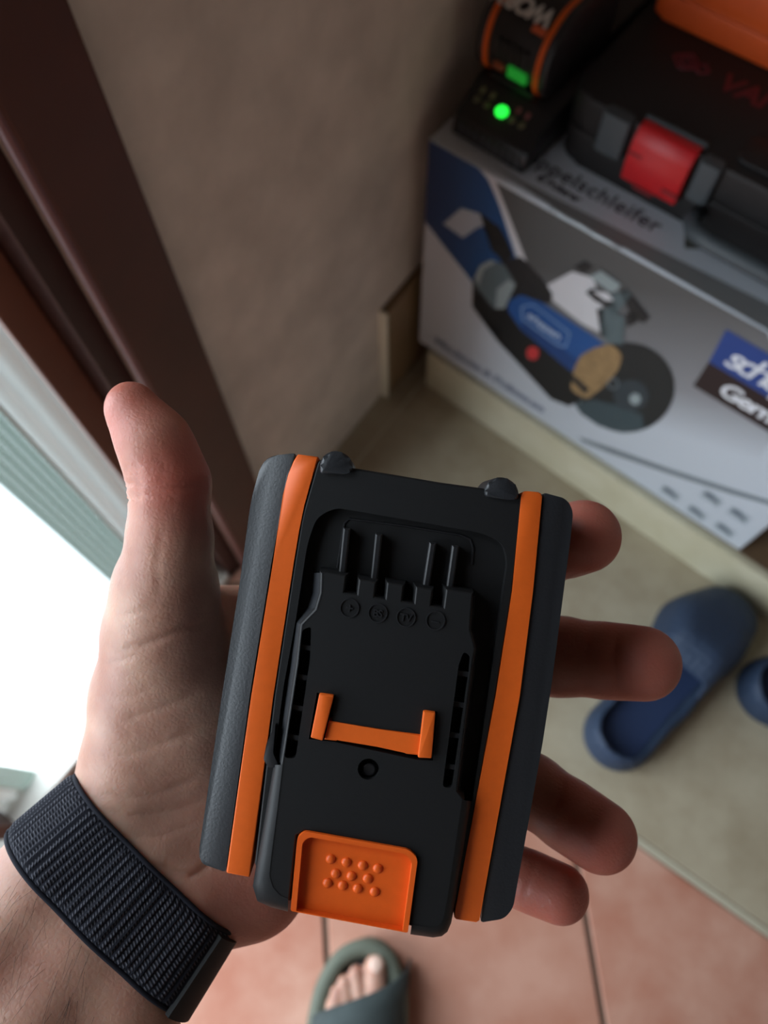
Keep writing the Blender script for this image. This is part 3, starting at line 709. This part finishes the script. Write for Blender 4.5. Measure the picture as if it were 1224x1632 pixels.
# ================================================================== THE CARTON AND WHAT STANDS ON IT
def at_z(px, py, z):
    d = ROT @ pc(px, py, 1.0); return CAMLOC + d * ((z - CAM_Z) / d[2])
CT = Matrix.Translation((-.342, .545, .085)) @ Matrix.Rotation(math.radians(-3.2), 4, 'Z')
CTi = CT.inverted()
carton = empty('carton', CT); tag(carton, 'large glossy printed carton with a bench grinder picture on the stone step', 'box')
CWID, CDEP, CHT = .508, .34, .345
def grad_mat(name, stops, dirx, dirz, off, rough=.35):
    m = mat(name, srgb(200, 200, 200), rough, spec=.4); nt = m.node_tree; N = nt.nodes; L = nt.links; b = N['Principled BSDF']
    tc = N.new('ShaderNodeTexCoord'); sx = N.new('ShaderNodeSeparateXYZ'); L.new(tc.outputs['Object'], sx.inputs[0])
    a = N.new('ShaderNodeMath'); a.operation = 'MULTIPLY_ADD'; a.inputs[1].default_value = dirx; a.inputs[2].default_value = off; L.new(sx.outputs['X'], a.inputs[0])
    c = N.new('ShaderNodeMath'); c.operation = 'MULTIPLY_ADD'; c.inputs[1].default_value = dirz; L.new(sx.outputs['Z'], c.inputs[0]); L.new(a.outputs[0], c.inputs[2])
    rp_ = N.new('ShaderNodeValToRGB'); L.new(c.outputs[0], rp_.inputs[0]); e = rp_.color_ramp.elements
    while len(e) < len(stops): e.new(.5)
    for q, (p_, col) in zip(e, stops): q.position = p_; q.color = col
    L.new(rp_.outputs[0], b.inputs['Base Color']); return m
obj('carton_body', bx(0, CWID, 0, CDEP, 0, CHT, .0022, 2), M['card'], carton)
def fuv(px, py):                                   # where a spot of the picture lies on the carton's front
    A = CT.to_3x3(); d = Vector(ROT @ pc(px, py, 1.0)); dl = A.inverted() @ d; cl = CTi @ Vector(CAMLOC)
    t = -cl.y / dl.y; return (cl.x + dl.x * t, cl.z + dl.z * t)
def c4(l): return [(640 + x * .4771, 300 + y * .4771) for x, y in l]
PR = {}
def ink(name, r, g, b, rough=.35):
    if name not in PR: PR[name] = mat('print_' + name, srgb(r, g, b), rough, spec=.4)
    return PR[name]
def decal(name, pts, layer, m, parent=carton, px=True, rad=0):
    q = [fuv(*p) for p in pts] if px else pts
    q = [(min(max(u, .001), CWID - .001), min(max(v, .001), CHT - .001)) for u, v in q]
    if rad: q = rpoly(q, rad, 4)
    bm = bmesh.new(); f = bm.faces.new([bm.verts.new((u, -.00012 * (layer + 1), v)) for u, v in q]); bmesh.ops.triangulate(bm, faces=[f])
    bm.normal_update()
    if sum(f_.normal.y for f_ in bm.faces) > 0: bmesh.ops.reverse_faces(bm, faces=bm.faces)
    me = bpy.data.meshes.new(name); bm.to_mesh(me); bm.free(); me.materials.append(m); return link(bpy.data.objects.new(name, me), parent)
FM = Matrix.Rotation(math.radians(90), 4, 'X')     # text stands on the front face
def ftext(name, s, px, py, size, m, layer, shear=0, bold=0, rot=0.0, sp=1.0):
    u, v = fuv(px, py)
    return text_mesh(name, s, size, m, carton, Matrix.Translation((u, -.00012 * (layer + 1), v)) @ Matrix.Rotation(rot, 4, 'Y') @ FM, shear, bold, 0, 'LEFT', sp)
# backdrop print: grey field fading to white, blue corner with a white rule
PR['grey'] = grad_mat('print_grey_fade', [(0, srgb(84, 84, 84)), (.45, srgb(138, 138, 142)), (.72, srgb(190, 196, 204))], 1.5, -3.2, .62)
decal('grey_field', [(784, 286), (1224, 530), (1262, 640), (1190, 770), (1069, 753), (921, 696), (840, 560), (836, 412)], 0, PR['grey'])
PR['blue'] = grad_mat('print_blue_fade', [(0, srgb(32, 46, 84)), (1, srgb(30, 96, 160))], 5.5, 0, .05)
decal('blue_corner', [(678, 215), (764, 265), (779, 287), (797, 330), (815, 385), (829, 432), (800, 445), (757, 455), (672, 350)], 1, PR['blue'])
decal('white_rule', [(768, 268), (779, 274), (790, 290), (812, 345), (839, 415), (829, 418), (812, 372), (794, 318), (778, 285)], 2, ink('white', 210, 210, 214))
decal('white_patch', c4([(140, 118), (200, 66), (262, 84), (285, 122), (255, 130), (205, 165)]), 2, ink('patch', 170, 178, 188))
# the machine
decal('machine_arm', c4([(262, 82), (330, 130), (352, 170), (375, 225), (340, 245), (300, 205), (290, 130)]), 3, ink('black', 30, 31, 33))
decal('machine_base', c4([(238, 300), (236, 395), (330, 470), (322, 512), (500, 705), (560, 728), (640, 690), (640, 600), (450, 420), (370, 330), (250, 300)]), 2, ink('black', 30, 31, 33))
decal('machine_back', c4([(330, 238), (400, 228), (468, 298), (505, 352), (500, 385), (380, 372)]), 3, ink('soft_black', 40, 40, 42))
decal('white_gap', c4([(488, 322), (570, 278), (640, 298), (672, 400), (662, 482), (600, 450), (505, 375)]), 1, ink('white', 210, 210, 214))
decal('drum', c4([(245, 295), (262, 258), (300, 238), (345, 256), (382, 318), (345, 400), (310, 402), (250, 330)]), 4, ink('steel', 92, 106, 110))
decal('drum_band', c4([(245, 300), (262, 258), (300, 238), (318, 246), (275, 270), (258, 325)]), 5, ink('pale_steel', 148, 160, 162))
decal('drum_band', c4([(320, 335), (358, 305), (382, 320), (345, 400), (315, 400)]), 5, ink('pale_steel', 148, 160, 162))
decal('motor', c4([(355, 405), (362, 372), (400, 355), (470, 380), (640, 490), (692, 530), (600, 625), (560, 605), (400, 470)]), 6, ink('motor_blue', 40, 84, 146), rad=.004)
decal('motor_shade', c4([(400, 470), (560, 605), (600, 625), (625, 597), (520, 520), (404, 440)]), 7, ink('motor_dark', 34, 66, 120))
decal('plate', c4([(400, 392), (440, 384), (566, 480), (552, 532), (520, 524), (402, 436)]), 8, ink('plate_rim', 120, 150, 190), rad=.004)
decal('plate_fill', c4([(406, 396), (440, 389), (560, 482), (549, 526), (522, 518), (408, 434)]), 9, ink('motor_blue', 40, 84, 146), rad=.004)
ftext('plate_lettering', 'scheppach', *c4([(418, 424)])[0], .0155, ink('letter', 190, 205, 225), 10, .2, .0002, math.radians(8), .72)
decal('red_button', [(p[0], p[1]) for p in circ(*c4([(440, 549)])[0], 10, 14, 11)], 8, ink('red', 200, 60, 62))
decal('wheel', [(p[0], p[1]) for p in circ(*c4([(752, 664)])[0], 77, 32, 72)], 6, ink('wheel_black', 38, 40, 42))
decal('wheel_guard', c4([(576, 716), (640, 705), (720, 722), (805, 755), (812, 802), (740, 816), (660, 792), (600, 752)]), 7, ink('teal', 62, 76, 82))
decal('hub', [(p[0], p[1]) for p in circ(*c4([(768, 690)])[0], 28, 20, 25)], 8, ink('hub', 54, 62, 68))
decal('hub_light', [(p[0], p[1]) for p in circ(*c4([(782, 702)])[0], 9, 14)], 9, ink('pale_steel', 148, 160, 162))
decal('hub_light', [(p[0], p[1]) for p in circ(*c4([(708, 650)])[0], 10, 14)], 9, ink('hub_rim', 90, 100, 106))
decal('hub_light', [(p[0], p[1]) for p in circ(*c4([(708, 650)])[0], 6, 14)], 10, ink('wheel_black', 38, 40, 42))
decal('mop_wheel', c4([(576, 606), (600, 556), (650, 528), (705, 516), (742, 556), (724, 608), (676, 660), (622, 704), (566, 672)]), 11, mat('print_tan', srgb(150, 122, 84), .5, var=.25, vscale=120), rad=.008)
decal('mop_core', c4([(574, 620), (630, 668), (616, 684), (570, 640)]), 12, ink('soft_black', 40, 40, 42))
for q, m_ in (([(580, 258), (612, 240), (640, 262), (610, 284)], 'soft_black'), ([(630, 292), (668, 272), (735, 318), (722, 340), (700, 345)], 'pale_steel'), ([(618, 345), (640, 330), (700, 362), (725, 390), (712, 402), (650, 374)], 'soft_black'),
             ([(735, 340), (752, 332), (830, 428), (812, 448), (770, 425)], 'soft_black'), ([(672, 405), (700, 392), (748, 432), (742, 520), (690, 512), (665, 470)], 'steel'), ([(655, 400), (676, 398), (690, 500), (668, 490)], 'soft_black'),
             ([(700, 352), (760, 340), (768, 360), (716, 420), (700, 410)], 'steel'), ([(752, 412), (790, 420), (790, 445), (756, 460)], 'soft_black'), ([(640, 340), (690, 345), (712, 372), (684, 372)], 'white')):
    decal('tool_rest', c4(q), 13 if m_ != 'white' else 14, PR[m_])
decal('rule_shadow', c4([(592, 830), (605, 846), (700, 885), (900, 955), (1100, 1020), (1300, 1080), (1300, 1064), (1100, 1003), (900, 938), (705, 868)]), 3, ink('rule_grey', 112, 120, 126))
for (x, y) in ((1068, 786), (1134, 794), (1110, 817), (1177, 821), (1154, 844)):
    u, v = fuv(x, y)
    decal('small_picture', [(u - .0125, v - .010), (u + .0125, v - .010), (u + .0125, v + .010), (u - .0125, v + .010)], 3, ink('thumb_pale', 164, 172, 180), px=False)
    decal('small_tool', [(u - .011, v + .007), (u - .002, v + .009), (u + .009, v + .002), (u + .011, v - .004), (u + .003, v - .002), (u - .009, v - .001)], 4, ink('thumb_dark', 92, 102, 112), px=False)
# maker's badge
def at_u(l): return [fuv(*p) for p in l]
b0 = fuv(1158, 524); b1 = fuv(1130, 576); b2 = fuv(1105, 614)
decal('badge', [(b0[0], b0[1]), (b1[0], b1[1]), (.500, b1[1] - .001), (.500, b0[1] - .001)], 5, ink('badge_blue', 40, 66, 130), px=False)
decal('badge', [(b1[0], b1[1]), (b2[0], b2[1]), (.500, b2[1] - .001), (.500, b1[1] - .001)], 5, ink('badge_brown', 44, 32, 34), px=False)
ftext('badge_lettering', 'scheppach', 1151, 577, .044, ink('letter_white', 224, 226, 232), 6, .18, .0003, math.radians(0), .70)
ftext('badge_lettering', 'Germany', 1143, 624, .030, ink('letter_white', 224, 226, 232), 6, .10, .0008, math.radians(0), .90)
ftext('caption', 'Meuleuse & Polisseuse', 692, 545, .0235, ink('caption', 104, 112, 138), 4, .1, .0003, 0, .86)
# top print
def top_decal(name, pts, layer, m):
    q = []
    for x, y in pts:
        p = CTi @ Vector(at_z(x, y, .43)); q.append((min(max(p.x, .002), CWID - .002), min(max(p.y, .002), CDEP - .002)))
    bm = bmesh.new(); f = bm.faces.new([bm.verts.new((u, v, CHT + .00012 * (layer + 1))) for u, v in q]); bm.normal_update()
    if f.normal.z < 0: f.normal_flip()
    me = bpy.data.meshes.new(name); bm.to_mesh(me); bm.free(); me.materials.append(m); return link(bpy.data.objects.new(name, me), carton)
top_decal('grey_strip', [(784, 262), (831, 288), (1045, 396), (1240, 492), (1240, 540), (1100, 463), (884, 338)], 0, ink('strip_grey', 122, 122, 122))
top_decal('grey_strip', [(1090, 352), (1240, 345), (1240, 402), (1091, 396)], 0, ink('strip_dark', 84, 84, 78))
for s_, wx, wy, sz, sp in (('Doppelschleifer', -.268, .5760, .0245, 1.08), ('& Polierer', -.226, .5600, .0125, .95)):
    p = CTi @ Vector((wx, wy, .43)); text_mesh('top_lettering', s_, sz, ink('caption_dark', 64, 60, 66), carton, Matrix.Translation((p.x, p.y, CHT + .0003)), 0, .0004, 0, 'LEFT', sp)
# glint on the worn front edge, put in as a pale shiny tape strip
bm = bmesh.new(); p0 = CTi @ Vector(at_z(872, 335, .43)); p1 = CTi @ Vector(at_z(985, 398, .43))
tube(bm, [(p0.x + (p1.x - p0.x) * k / 9, -.0006 + .0004 * math.sin(k * 2.1), CHT - .0005 + .0005 * math.sin(k * 1.7)) for k in range(10)], [.0012 + .001 * abs(math.sin(k * 1.9)) for k in range(10)], 6)
obj('edge_glint_tape', bm, mat('glint_tape', srgb(190, 200, 206), .12, spec=.9), carton, True)

# ---- charger with a battery on it
TOPZ = .43
chg = empty('battery_charger', Matrix.Translation((-.328, .566, TOPZ + .0005)) @ Matrix.Rotation(math.radians(-5.5), 4, 'Z'))
tag(chg, 'black battery charger with a glowing green lamp on the carton corner', 'charger')
def xprism(prof, x0, x1, bev=.0012, seg=2):        # profile in (y, z) swept along x
    bm = bmesh.new(); A = [bm.verts.new((x0, y, z)) for y, z in prof]; B = [bm.verts.new((x1, y, z)) for y, z in prof]; n = len(prof)
    fa_ = bm.faces.new(A); fb_ = bm.faces.new(B[::-1])
    for i in range(n): bm.faces.new((A[i], B[i], B[(i + 1) % n], A[(i + 1) % n]))
    bmesh.ops.recalc_face_normals(bm, faces=bm.faces)
    if bev: bmesh.ops.bevel(bm, geom=list(fa_.edges) + list(fb_.edges), offset=bev, segments=seg, profile=.5, affect='EDGES', clamp_overlap=True)
    return bm
smooth_by_angle(obj('charger_body', xprism(rpoly([(0, 0), (.002, .019), (.010, .024), (.040, .043), (.125, .043), (.125, 0)], [.001, .003, .003, .004, .003, .001], 3), 0, .089, .003, 2), M['black_smooth'], chg), 35)
smooth_by_angle(obj('shade_block', xprism(rpoly([(.1255, 0), (.1255, .043), (.29, .043), (.29, 0)], [0, 0, .006, .001], 3), 0, .066, .003, 2), M['black_smooth'], chg), 35)  # dark block added to stand for the blackness and shade behind the charger
for k in range(9): obj('vent_rib', bx(.010 + k * .0085, .0145 + k * .0085, -.0016, .0006, .003, .017, .0004, 1), ink('vent_grey', 62, 66, 70, .5), chg)
sl = math.atan2(.019, .030)
def onslope(x, s, h): return (x, .010 + s * math.cos(sl) - h * math.sin(sl), .024 + s * math.sin(sl) + h * math.cos(sl))
for k in range(4):
    x = (.013, .025, .056, .067)[k]; bm = bmesh.new(); ball(bm, onslope(x, .013, .0002), .0034, (1, 1.5, .5), 12, 8)
    obj('lamp_window', bm, M['lamp_off'] if 'lamp_off' in M else M.setdefault('lamp_off', mat('lamp_off', srgb(120, 118, 92), .4)), chg, True)
    bm = bmesh.new(); box(bm, -.0022, .0022, -.003, .003, -.0001, .0003); o = obj('lamp_symbol', bm, ink('symbol', 150, 90, 92) if k > 1 else ink('symbol_pale', 140, 140, 104), chg)
    o.location = onslope(x, .022, .0002); o.rotation_euler = (sl, 0, 0)
bm = bmesh.new(); ball(bm, onslope(.042, .014, .0006), .0064, (1, 1, .7), 16, 10)
obj('green_lamp', bm, emit('green_led', (.02, 1, .06, 1), 1.6), chg, True)

b2 = empty('battery_pack', Matrix.Translation((-.331, .603, TOPZ + .0441)) @ Matrix.Rotation(math.radians(-5.5), 4, 'Z'))
tag(b2, 'black and orange battery pack seated on the charger beside the wall', 'battery')
prof = rpoly([(.012, 0), (.002, .010), (-.001, .034), (.006, .056), (.028, .072), (.060, .074), (.112, .074), (.112, 0)], [.003, .008, .012, .014, .016, .004, .004, .002], 5)
def off(p, s):
    c_ = np.array([.06, .037]); return [tuple(c_ + (np.array(q) - c_) * s) for q in p]
smooth_by_angle(obj('case', xprism(off(prof, .985), .0132, .0668, .001, 1), M['black_smooth'], b2), 30)
for x0, x1 in ((0, .0078), (.0722, .080)): smooth_by_angle(obj('side_panel', xprism(prof, x0, x1, .002, 2), M['black_panel'], b2), 30)
for x0, x1 in ((.0080, .0130), (.0670, .0720)): smooth_by_angle(obj('orange_band', xprism(off(prof, 1.008), x0, x1, .0005, 1), M['orange'], b2), 30)
for k in range(5): obj('grip_rib', bx(.024 + k * .0075, .0275 + k * .0075, -.0022, .003, .026, .044, .0006, 1), M['black_panel'], b2)
obj('charge_display', bx(.039, .060, -.001, .004, .0125, .0235, .0006, 1), emit('green_display', (.015, .36, .035, 1), .35), b2)
obj('display_button', bx(.022, .034, -.0005, .004, .0135, .0205, .001, 2), mat('dull_orange', srgb(150, 78, 48), .5), b2)
obj('foot_rail', bx(.018, .068, .004, .10, -.0005, .004, .0005, 1), M['black_panel'], b2)
la = math.atan2(.016, .022)
lm = Matrix.Translation((.066, .0245, .0712)) @ Matrix.Rotation(math.pi, 4, 'Z') @ Matrix.Rotation(-la * .75, 4, 'X')
text_mesh('label_lettering', 'WORX', .021, ink('label_white', 214, 210, 204), b2, lm, .15, .0008, .0004, 'LEFT', .9)
obj('label_flash', xprism([(.0075, .0585), (.0125, .0625), (.012, .0631), (.007, .0592)], .052, .0662, 0), mat('label_orange', srgb(206, 92, 50), .5), b2)
obj('label_flash', xprism([(.0165, .0655), (.022, .0700), (.0215, .0706), (.016, .0661)], .0145, .024, 0), bpy.data.materials['label_orange'], b2)

# ---- black tool case with a red latch
tcs = empty('tool_case', Matrix.Translation((-.224, .600, TOPZ + .0005)) @ Matrix.Rotation(math.radians(-3.0), 4, 'Z'))
tag(tcs, 'black moulded tool case with red latch and dark red lettering on the carton', 'tool case')
M['case_black'] = mat('case_black_plastic', srgb(30, 27, 27), .55, .3, 1200, spec=.35, bump_dist=.0001)
M['case_grey'] = mat('case_grey_plastic', srgb(64, 70, 74), .5, spec=.4)
M['latch_red'] = mat('latch_red_plastic', srgb(188, 26, 32), .4, spec=.45)
def rbox(name, x0, x1, y0, y1, z0, z1, rc, bev, m, par):
    return smooth_by_angle(obj(name, prism(bmesh.new(), ccw(rpoly([(x0, y0), (x1, y0), (x1, y1), (x0, y1)], rc, 6)), z0, z1, bev, 3, both=True), m, par), 40)
rbox('case_base', -.005, .46, 0, .27, 0, .036, .026, .005, M['case_black'], tcs)
rbox('case_lid', -.005, .46, 0, .27, .0368, .072, .026, .006, M['case_black'], tcs)
smooth_by_angle(obj('latch', xprism(rpoly([(.005, .0757), (-.004, .0757), (-.0115, .067), (-.0130, .044), (-.0100, .020), (-.0005, .020), (-.0005, .0727), (.005, .0727)], [.001, .005, .006, .006, .003, 0, 0, .001], 4), .071, .128, .0025, 2), M['latch_red'], tcs), 40)
for x0, x1, z0, z1 in ((.0705, .085, .0505, .054), (.112, .1285, .030, .034), (.086, .106, .019, .022)): obj('latch_groove_shade', bx(x0, x1, -.0128, -.0108, z0, z1, .0004, 1), mat('latch_shadow_red', srgb(120, 14, 20), .6), tcs)  # groove shade put into the colour of dark red strips
obj('latch_hinge', bx(.070, .130, .0062, .0108, .0718, .0772, .001, 1), M['case_grey'], tcs)
for x0, x1 in ((.036, .064), (.133, .153)): rbox('latch_pillar', x0, x1, -.009, .004, .034, .074, .003, .002, M['case_grey'], tcs)
bm = tube(bmesh.new(), [(.150, -.004, .022), (.150, -.018, .024), (.158, -.030, .026), (.176, -.033, .026), (.40, -.033, .026), (.43, -.018, .024), (.43, -.002, .022)], [.007, .0078, .0082, .0082, .0082, .0078, .007], 12)
obj('handle', bm, M['case_grey'], tcs, True)
for x0 in (.155, .30): rbox('lid_pad', x0, x0 + .13, .012, .046, .0715, .0755, .008, .0015, M['case_black'], tcs)
dk = mat('case_red_print', srgb(104, 26, 36), .6)
bm = bmesh.new()
for r in (.0125, .0062): 
    ring_ = [(.062 + r * a, .093 + r * b) for a, b in ((0, 1), (1.15, 0), (0, -1), (-1.15, 0))]
    tube(bm, [(x, y, .0722) for x, y in rpoly(ring_, r * .3, 3)], .0014, 6, True)
tube(bm, [(x, y, .0722) for x, y in rpoly([(.078 + .007 * a, .093 + .007 * b) for a, b in ((0, 1), (1.1, 0), (0, -1), (-1.1, 0))], .002, 3)], .0014, 6, True)
obj('emblem', bm, dk, tcs)
text_mesh('case_lettering', 'VAN', .032, dk, tcs, Matrix.Translation((.098, .081, .0722)), .1, .0008, .0003, 'LEFT', .95)

# ---- orange case behind it
oc = empty('orange_case', Matrix.Translation((-.216, .728, TOPZ + .0735)) @ Matrix.Rotation(math.radians(-3.0), 4, 'Z'))
tag(oc, 'orange ribbed plastic case lying on the back of the black tool case', 'case')
M['case_orange'] = mat('case_orange_plastic', srgb(222, 88, 30), .5, .1, 300, .05, 30, .4)
rbox('case_base', 0, .44, 0, .13, 0, .024, .014, .004, M['case_orange'], oc)
rbox('case_lid', 0, .44, 0, .13, .0248, .058, .014, .010, M['case_orange'], oc)
for k in range(3): rbox('lid_rib', .02, .42, .026 + k * .034, .038 + k * .034, .0575, .061, .004, .0015, mat('pale_orange_plastic', srgb(214, 122, 78), .5) if k == 0 else bpy.data.materials['pale_orange_plastic'], oc)

# ================================================================== CLOGS
def clog_field():
    lo = np.array([-.075, -.02, -.012]); h = .0024; n = np.ceil((np.array([.075, .325, .10]) - lo) / h).astype(int)
    X, Y, Zz = np.meshgrid(*[lo[i] + h * np.arange(n[i]) for i in range(3)], indexing='ij')
    def d2(x, y):
        P_ = np.stack([x, y], -1); r = None
        for a, b, ra, rb_ in (((0, .045), (.004, .12), .043, .042), ((.004, .12), (.0, .215), .042, .054), ((.0, .215), (.006, .246), .054, .046)):
            q = cone(P_, np.array(a), np.array(b), ra, rb_); r = q if r is None else smin(r, q, .012)
        return r
    D = d2(X, Y)
    hh = np.where(Y < .135, .050 + .010 * np.exp(-((Y - .0) / .03) ** 2), 0) + np.where(Y >= .135, .050 + .034 * np.sin(np.clip((Y - .135) / .055, 0, 1) * math.pi / 2), 0)
    hh = hh - np.clip(Y - .17, 0, 1) ** 1.5 * .95
    smax = lambda a, b, k: -smin(-a, -b, k)
    inset = np.clip((Zz - .012) / .08, 0, 1) ** 1.3 * .016
    out = smax(smax(D + inset, Zz - hh, .022), -Zz, .006)
    cav = smax(smax(D + inset + .0075, .020 - Zz, .010), np.where(Y > .150, Zz - hh + .008, Zz - .2), .010)
    # mouth: cut back above the instep
    return smax(out, -cav, .003), lo, h
F_, lo_, h_ = clog_field(); CV, CQ = surface_nets(F_, lo_, h_, 2)
def clog_mat():
    m = mat('navy_foam', srgb(44, 58, 80), .6, spec=.35); nt = m.node_tree; N = nt.nodes; L = nt.links; b = N['Principled BSDF']
    tc = N.new('ShaderNodeTexCoord'); vo = N.new('ShaderNodeTexVoronoi'); vo.inputs['Scale'].default_value = 100; vo.inputs['Randomness'].default_value = .25; L.new(tc.outputs['Object'], vo.inputs['Vector'])
    bp_ = N.new('ShaderNodeBump'); bp_.inputs['Strength'].default_value = 1; bp_.inputs['Distance'].default_value = .0016; bp_.invert = True; L.new(vo.outputs['Distance'], bp_.inputs['Height']); L.new(bp_.outputs[0], b.inputs['Normal'])
    return m
M['clog'] = clog_mat()
def clog(loc, rz, lab, first=None):
    r = empty('clog', Matrix.Translation(loc) @ Matrix.Rotation(rz, 4, 'Z')); tag(r, lab, 'shoe', 'navy foam clogs on the floor')
    if first is None:
        mesh_obj('shell', CV, CQ, M['clog'], r)
        obj('footbed', prism(bmesh.new(), ccw(rpoly([(-.028, .02), (.028, .02), (.030, .12), (.038, .2), (-.038, .2), (-.030, .12)], .02, 5)), .0195, .0225, .001, 1), mat('navy_footbed', srgb(34, 52, 88), .7), r)
    else:
        for c in first.children:
            k = c.copy(); COL.objects.link(k); k.parent = r
    return r
cl1 = clog((.157, .207, .0005), math.radians(-8), 'whole navy clog with pitted toe, lying behind the middle fingertip')
clog((.250, .402, .0005), math.radians(-80), 'navy clog cut off by the edge, only its dark heel opening showing', cl1)

# ================================================================== SANDAL AND FOOT
tipw = at_z(583, 1494, .028); fa_ = math.radians(30); fdir = np.array([-math.sin(fa_), math.cos(fa_)])
SO = Vector((tipw[0] - fdir[0] * .268, tipw[1] - fdir[1] * .268, .0005))
SM = Matrix.Translation(SO) @ Matrix.Rotation(fa_, 4, 'Z'); SMi = SM.inverted()
sandal = empty('sandal', SM); tag(sandal, 'grey green open toe sandal worn on the terracotta floor', 'sandal')
M['sandal'] = mat('sandal_fabric', srgb(60, 68, 68), .8, .4, 500, .12, 60, .3, bump_dist=.0004)
M['sandal_rim'] = mat('sandal_rubber', srgb(94, 98, 86), .7, .2, 300, spec=.3)
sole2 = [(-.030, .0), (.030, .0), (.036, .05), (.034, .11), (.046, .18), (.046, .225), (.028, .262), (.004, .268), (-.024, .256), (-.044, .22), (-.048, .175), (-.040, .11), (-.036, .05)]
so_ = ccw(rpoly(sole2, .018, 4))
smooth_by_angle(obj('sole', prism(bmesh.new(), so_, 0, .022, .003, 2, both=True), M['sandal_rim'], sandal), 45)
obj('footbed', prism(bmesh.new(), [(x * .88, (y - .13) * .93 + .13) for x, y in so_], .0215, .0245, .001, 1), mat('dark_footbed', srgb(52, 56, 54), .85), sandal)
fr_ = [(-.047, .150), (-.049, .185), (-.044, .222), (-.026, .252), (.003, .264), (.029, .256), (.046, .222), (.048, .185), (.044, .150)]
bm = tube(bmesh.new(), [(x * .93, y - .003, .032) for x, y in rpoly(fr_, .015, 4)], .0095, 12); obj('toe_bumper', bm, M['sandal_rim'], sandal, True)
def band_strap(name, ra, la_, peak, m):            # arched strap between a right pair and a left pair of y values
    bm = bmesh.new(); nu, nv = 18, 5; T = []; 
    for o_ in (0, -.003):
        g = []
        for i in range(nu + 1):
            t = i / nu; a = math.pi * t; x = .052 * math.cos(a); z = .018 + (peak - .018) * math.sin(a) ** .8
            y0 = ra[0] * (1 - t) + la_[0] * t; y1 = ra[1] * (1 - t) + la_[1] * t
            g.append([bm.verts.new((x * (1 + o_ * 12), y0 + (y1 - y0) * v / nv, z + o_ - .16 * max(0, (y0 + (y1 - y0) * v / nv) - .18))) for v in range(nv + 1)])
        T.append(g)
    for i in range(nu):
        for v in range(nv):
            bm.faces.new((T[0][i][v], T[0][i + 1][v], T[0][i + 1][v + 1], T[0][i][v + 1])); bm.faces.new((T[1][i][v], T[1][i][v + 1], T[1][i + 1][v + 1], T[1][i + 1][v]))
        for v in (0, nv): bm.faces.new((T[0][i][v], T[1][i][v], T[1][i + 1][v], T[0][i + 1][v]))
    return obj(name, bm, m, sandal, True)
band_strap('toe_strap', (.118, .250), (.108, .184), .076, M['sandal'])
band_strap('ankle_strap', (.036, .066), (.036, .066), .105, M['sandal'])
# foot
FF = Field(np.array([-.06, -.03, .02]), np.array([.06, .27, .345]), .0022)
def fadd(a, b, ra, rb_, k=.008): FF.add(np.array(a, float), np.array(b, float), ra, rb_, k)
fadd((0, .030, .055), (.0, .13, .055), .028, .026); fadd((.012, .12, .055), (.020, .195, .043), .026, .017); fadd((-.012, .12, .048), (-.022, .178, .040), .022, .015); fadd((0, .12, .05), (0, .19, .043), .025, .016)
fadd((0, .045, .085), (0, .11, .062), .030, .026, .012); fadd((0, .040, .075), (0, .035, .20), .034, .038, .012); fadd((0, .035, .20), (0, .03, .40), .038, .05, .012); fadd((0, .022, .045), (0, .03, .05), .024, .026)
def toe(px, py, r, base, k=.003):
    q = SMi @ Vector(at_z(px, py, .040)); FF.add(np.array(base, float), np.array([q.x, q.y, .0385]), r * .95, r, k); return q
tq = toe(598, 1541, .0122, (.020, .195, .043)); toe(568, 1551, .0085, (.006, .19, .042)); toe(549, 1566, .0082, (-.008, .186, .041)); toe(537, 1582, .0078, (-.020, .178, .040)); toe(530, 1600, .0075, (-.031, .168, .038))
FV, FQ = surface_nets(FF.F, FF.lo, FF.h, 2)
FW = np.array([list(SM @ Vector(v)) for v in FV]) - po
foot = mesh_obj('foot', FW, FQ, M['skin'], person)
bm = bmesh.new(); ball(bm, (0, 0, 0), .0075, (1, 1.1, .3), 14, 8); nail = obj('toenail', bm, mat('toenail', srgb(214, 180, 164), .3), person, True)
nw = SM @ Vector((tq.x + .001, tq.y + .004, .0497)); nail.matrix_world = Matrix.Translation(nw) @ Matrix.Rotation(fa_, 4, 'Z') @ Matrix.Rotation(math.radians(-18), 4, 'X'); 
nail.matrix_parent_inverse = Matrix.Identity(4); nail.location = nw - Vector(po)
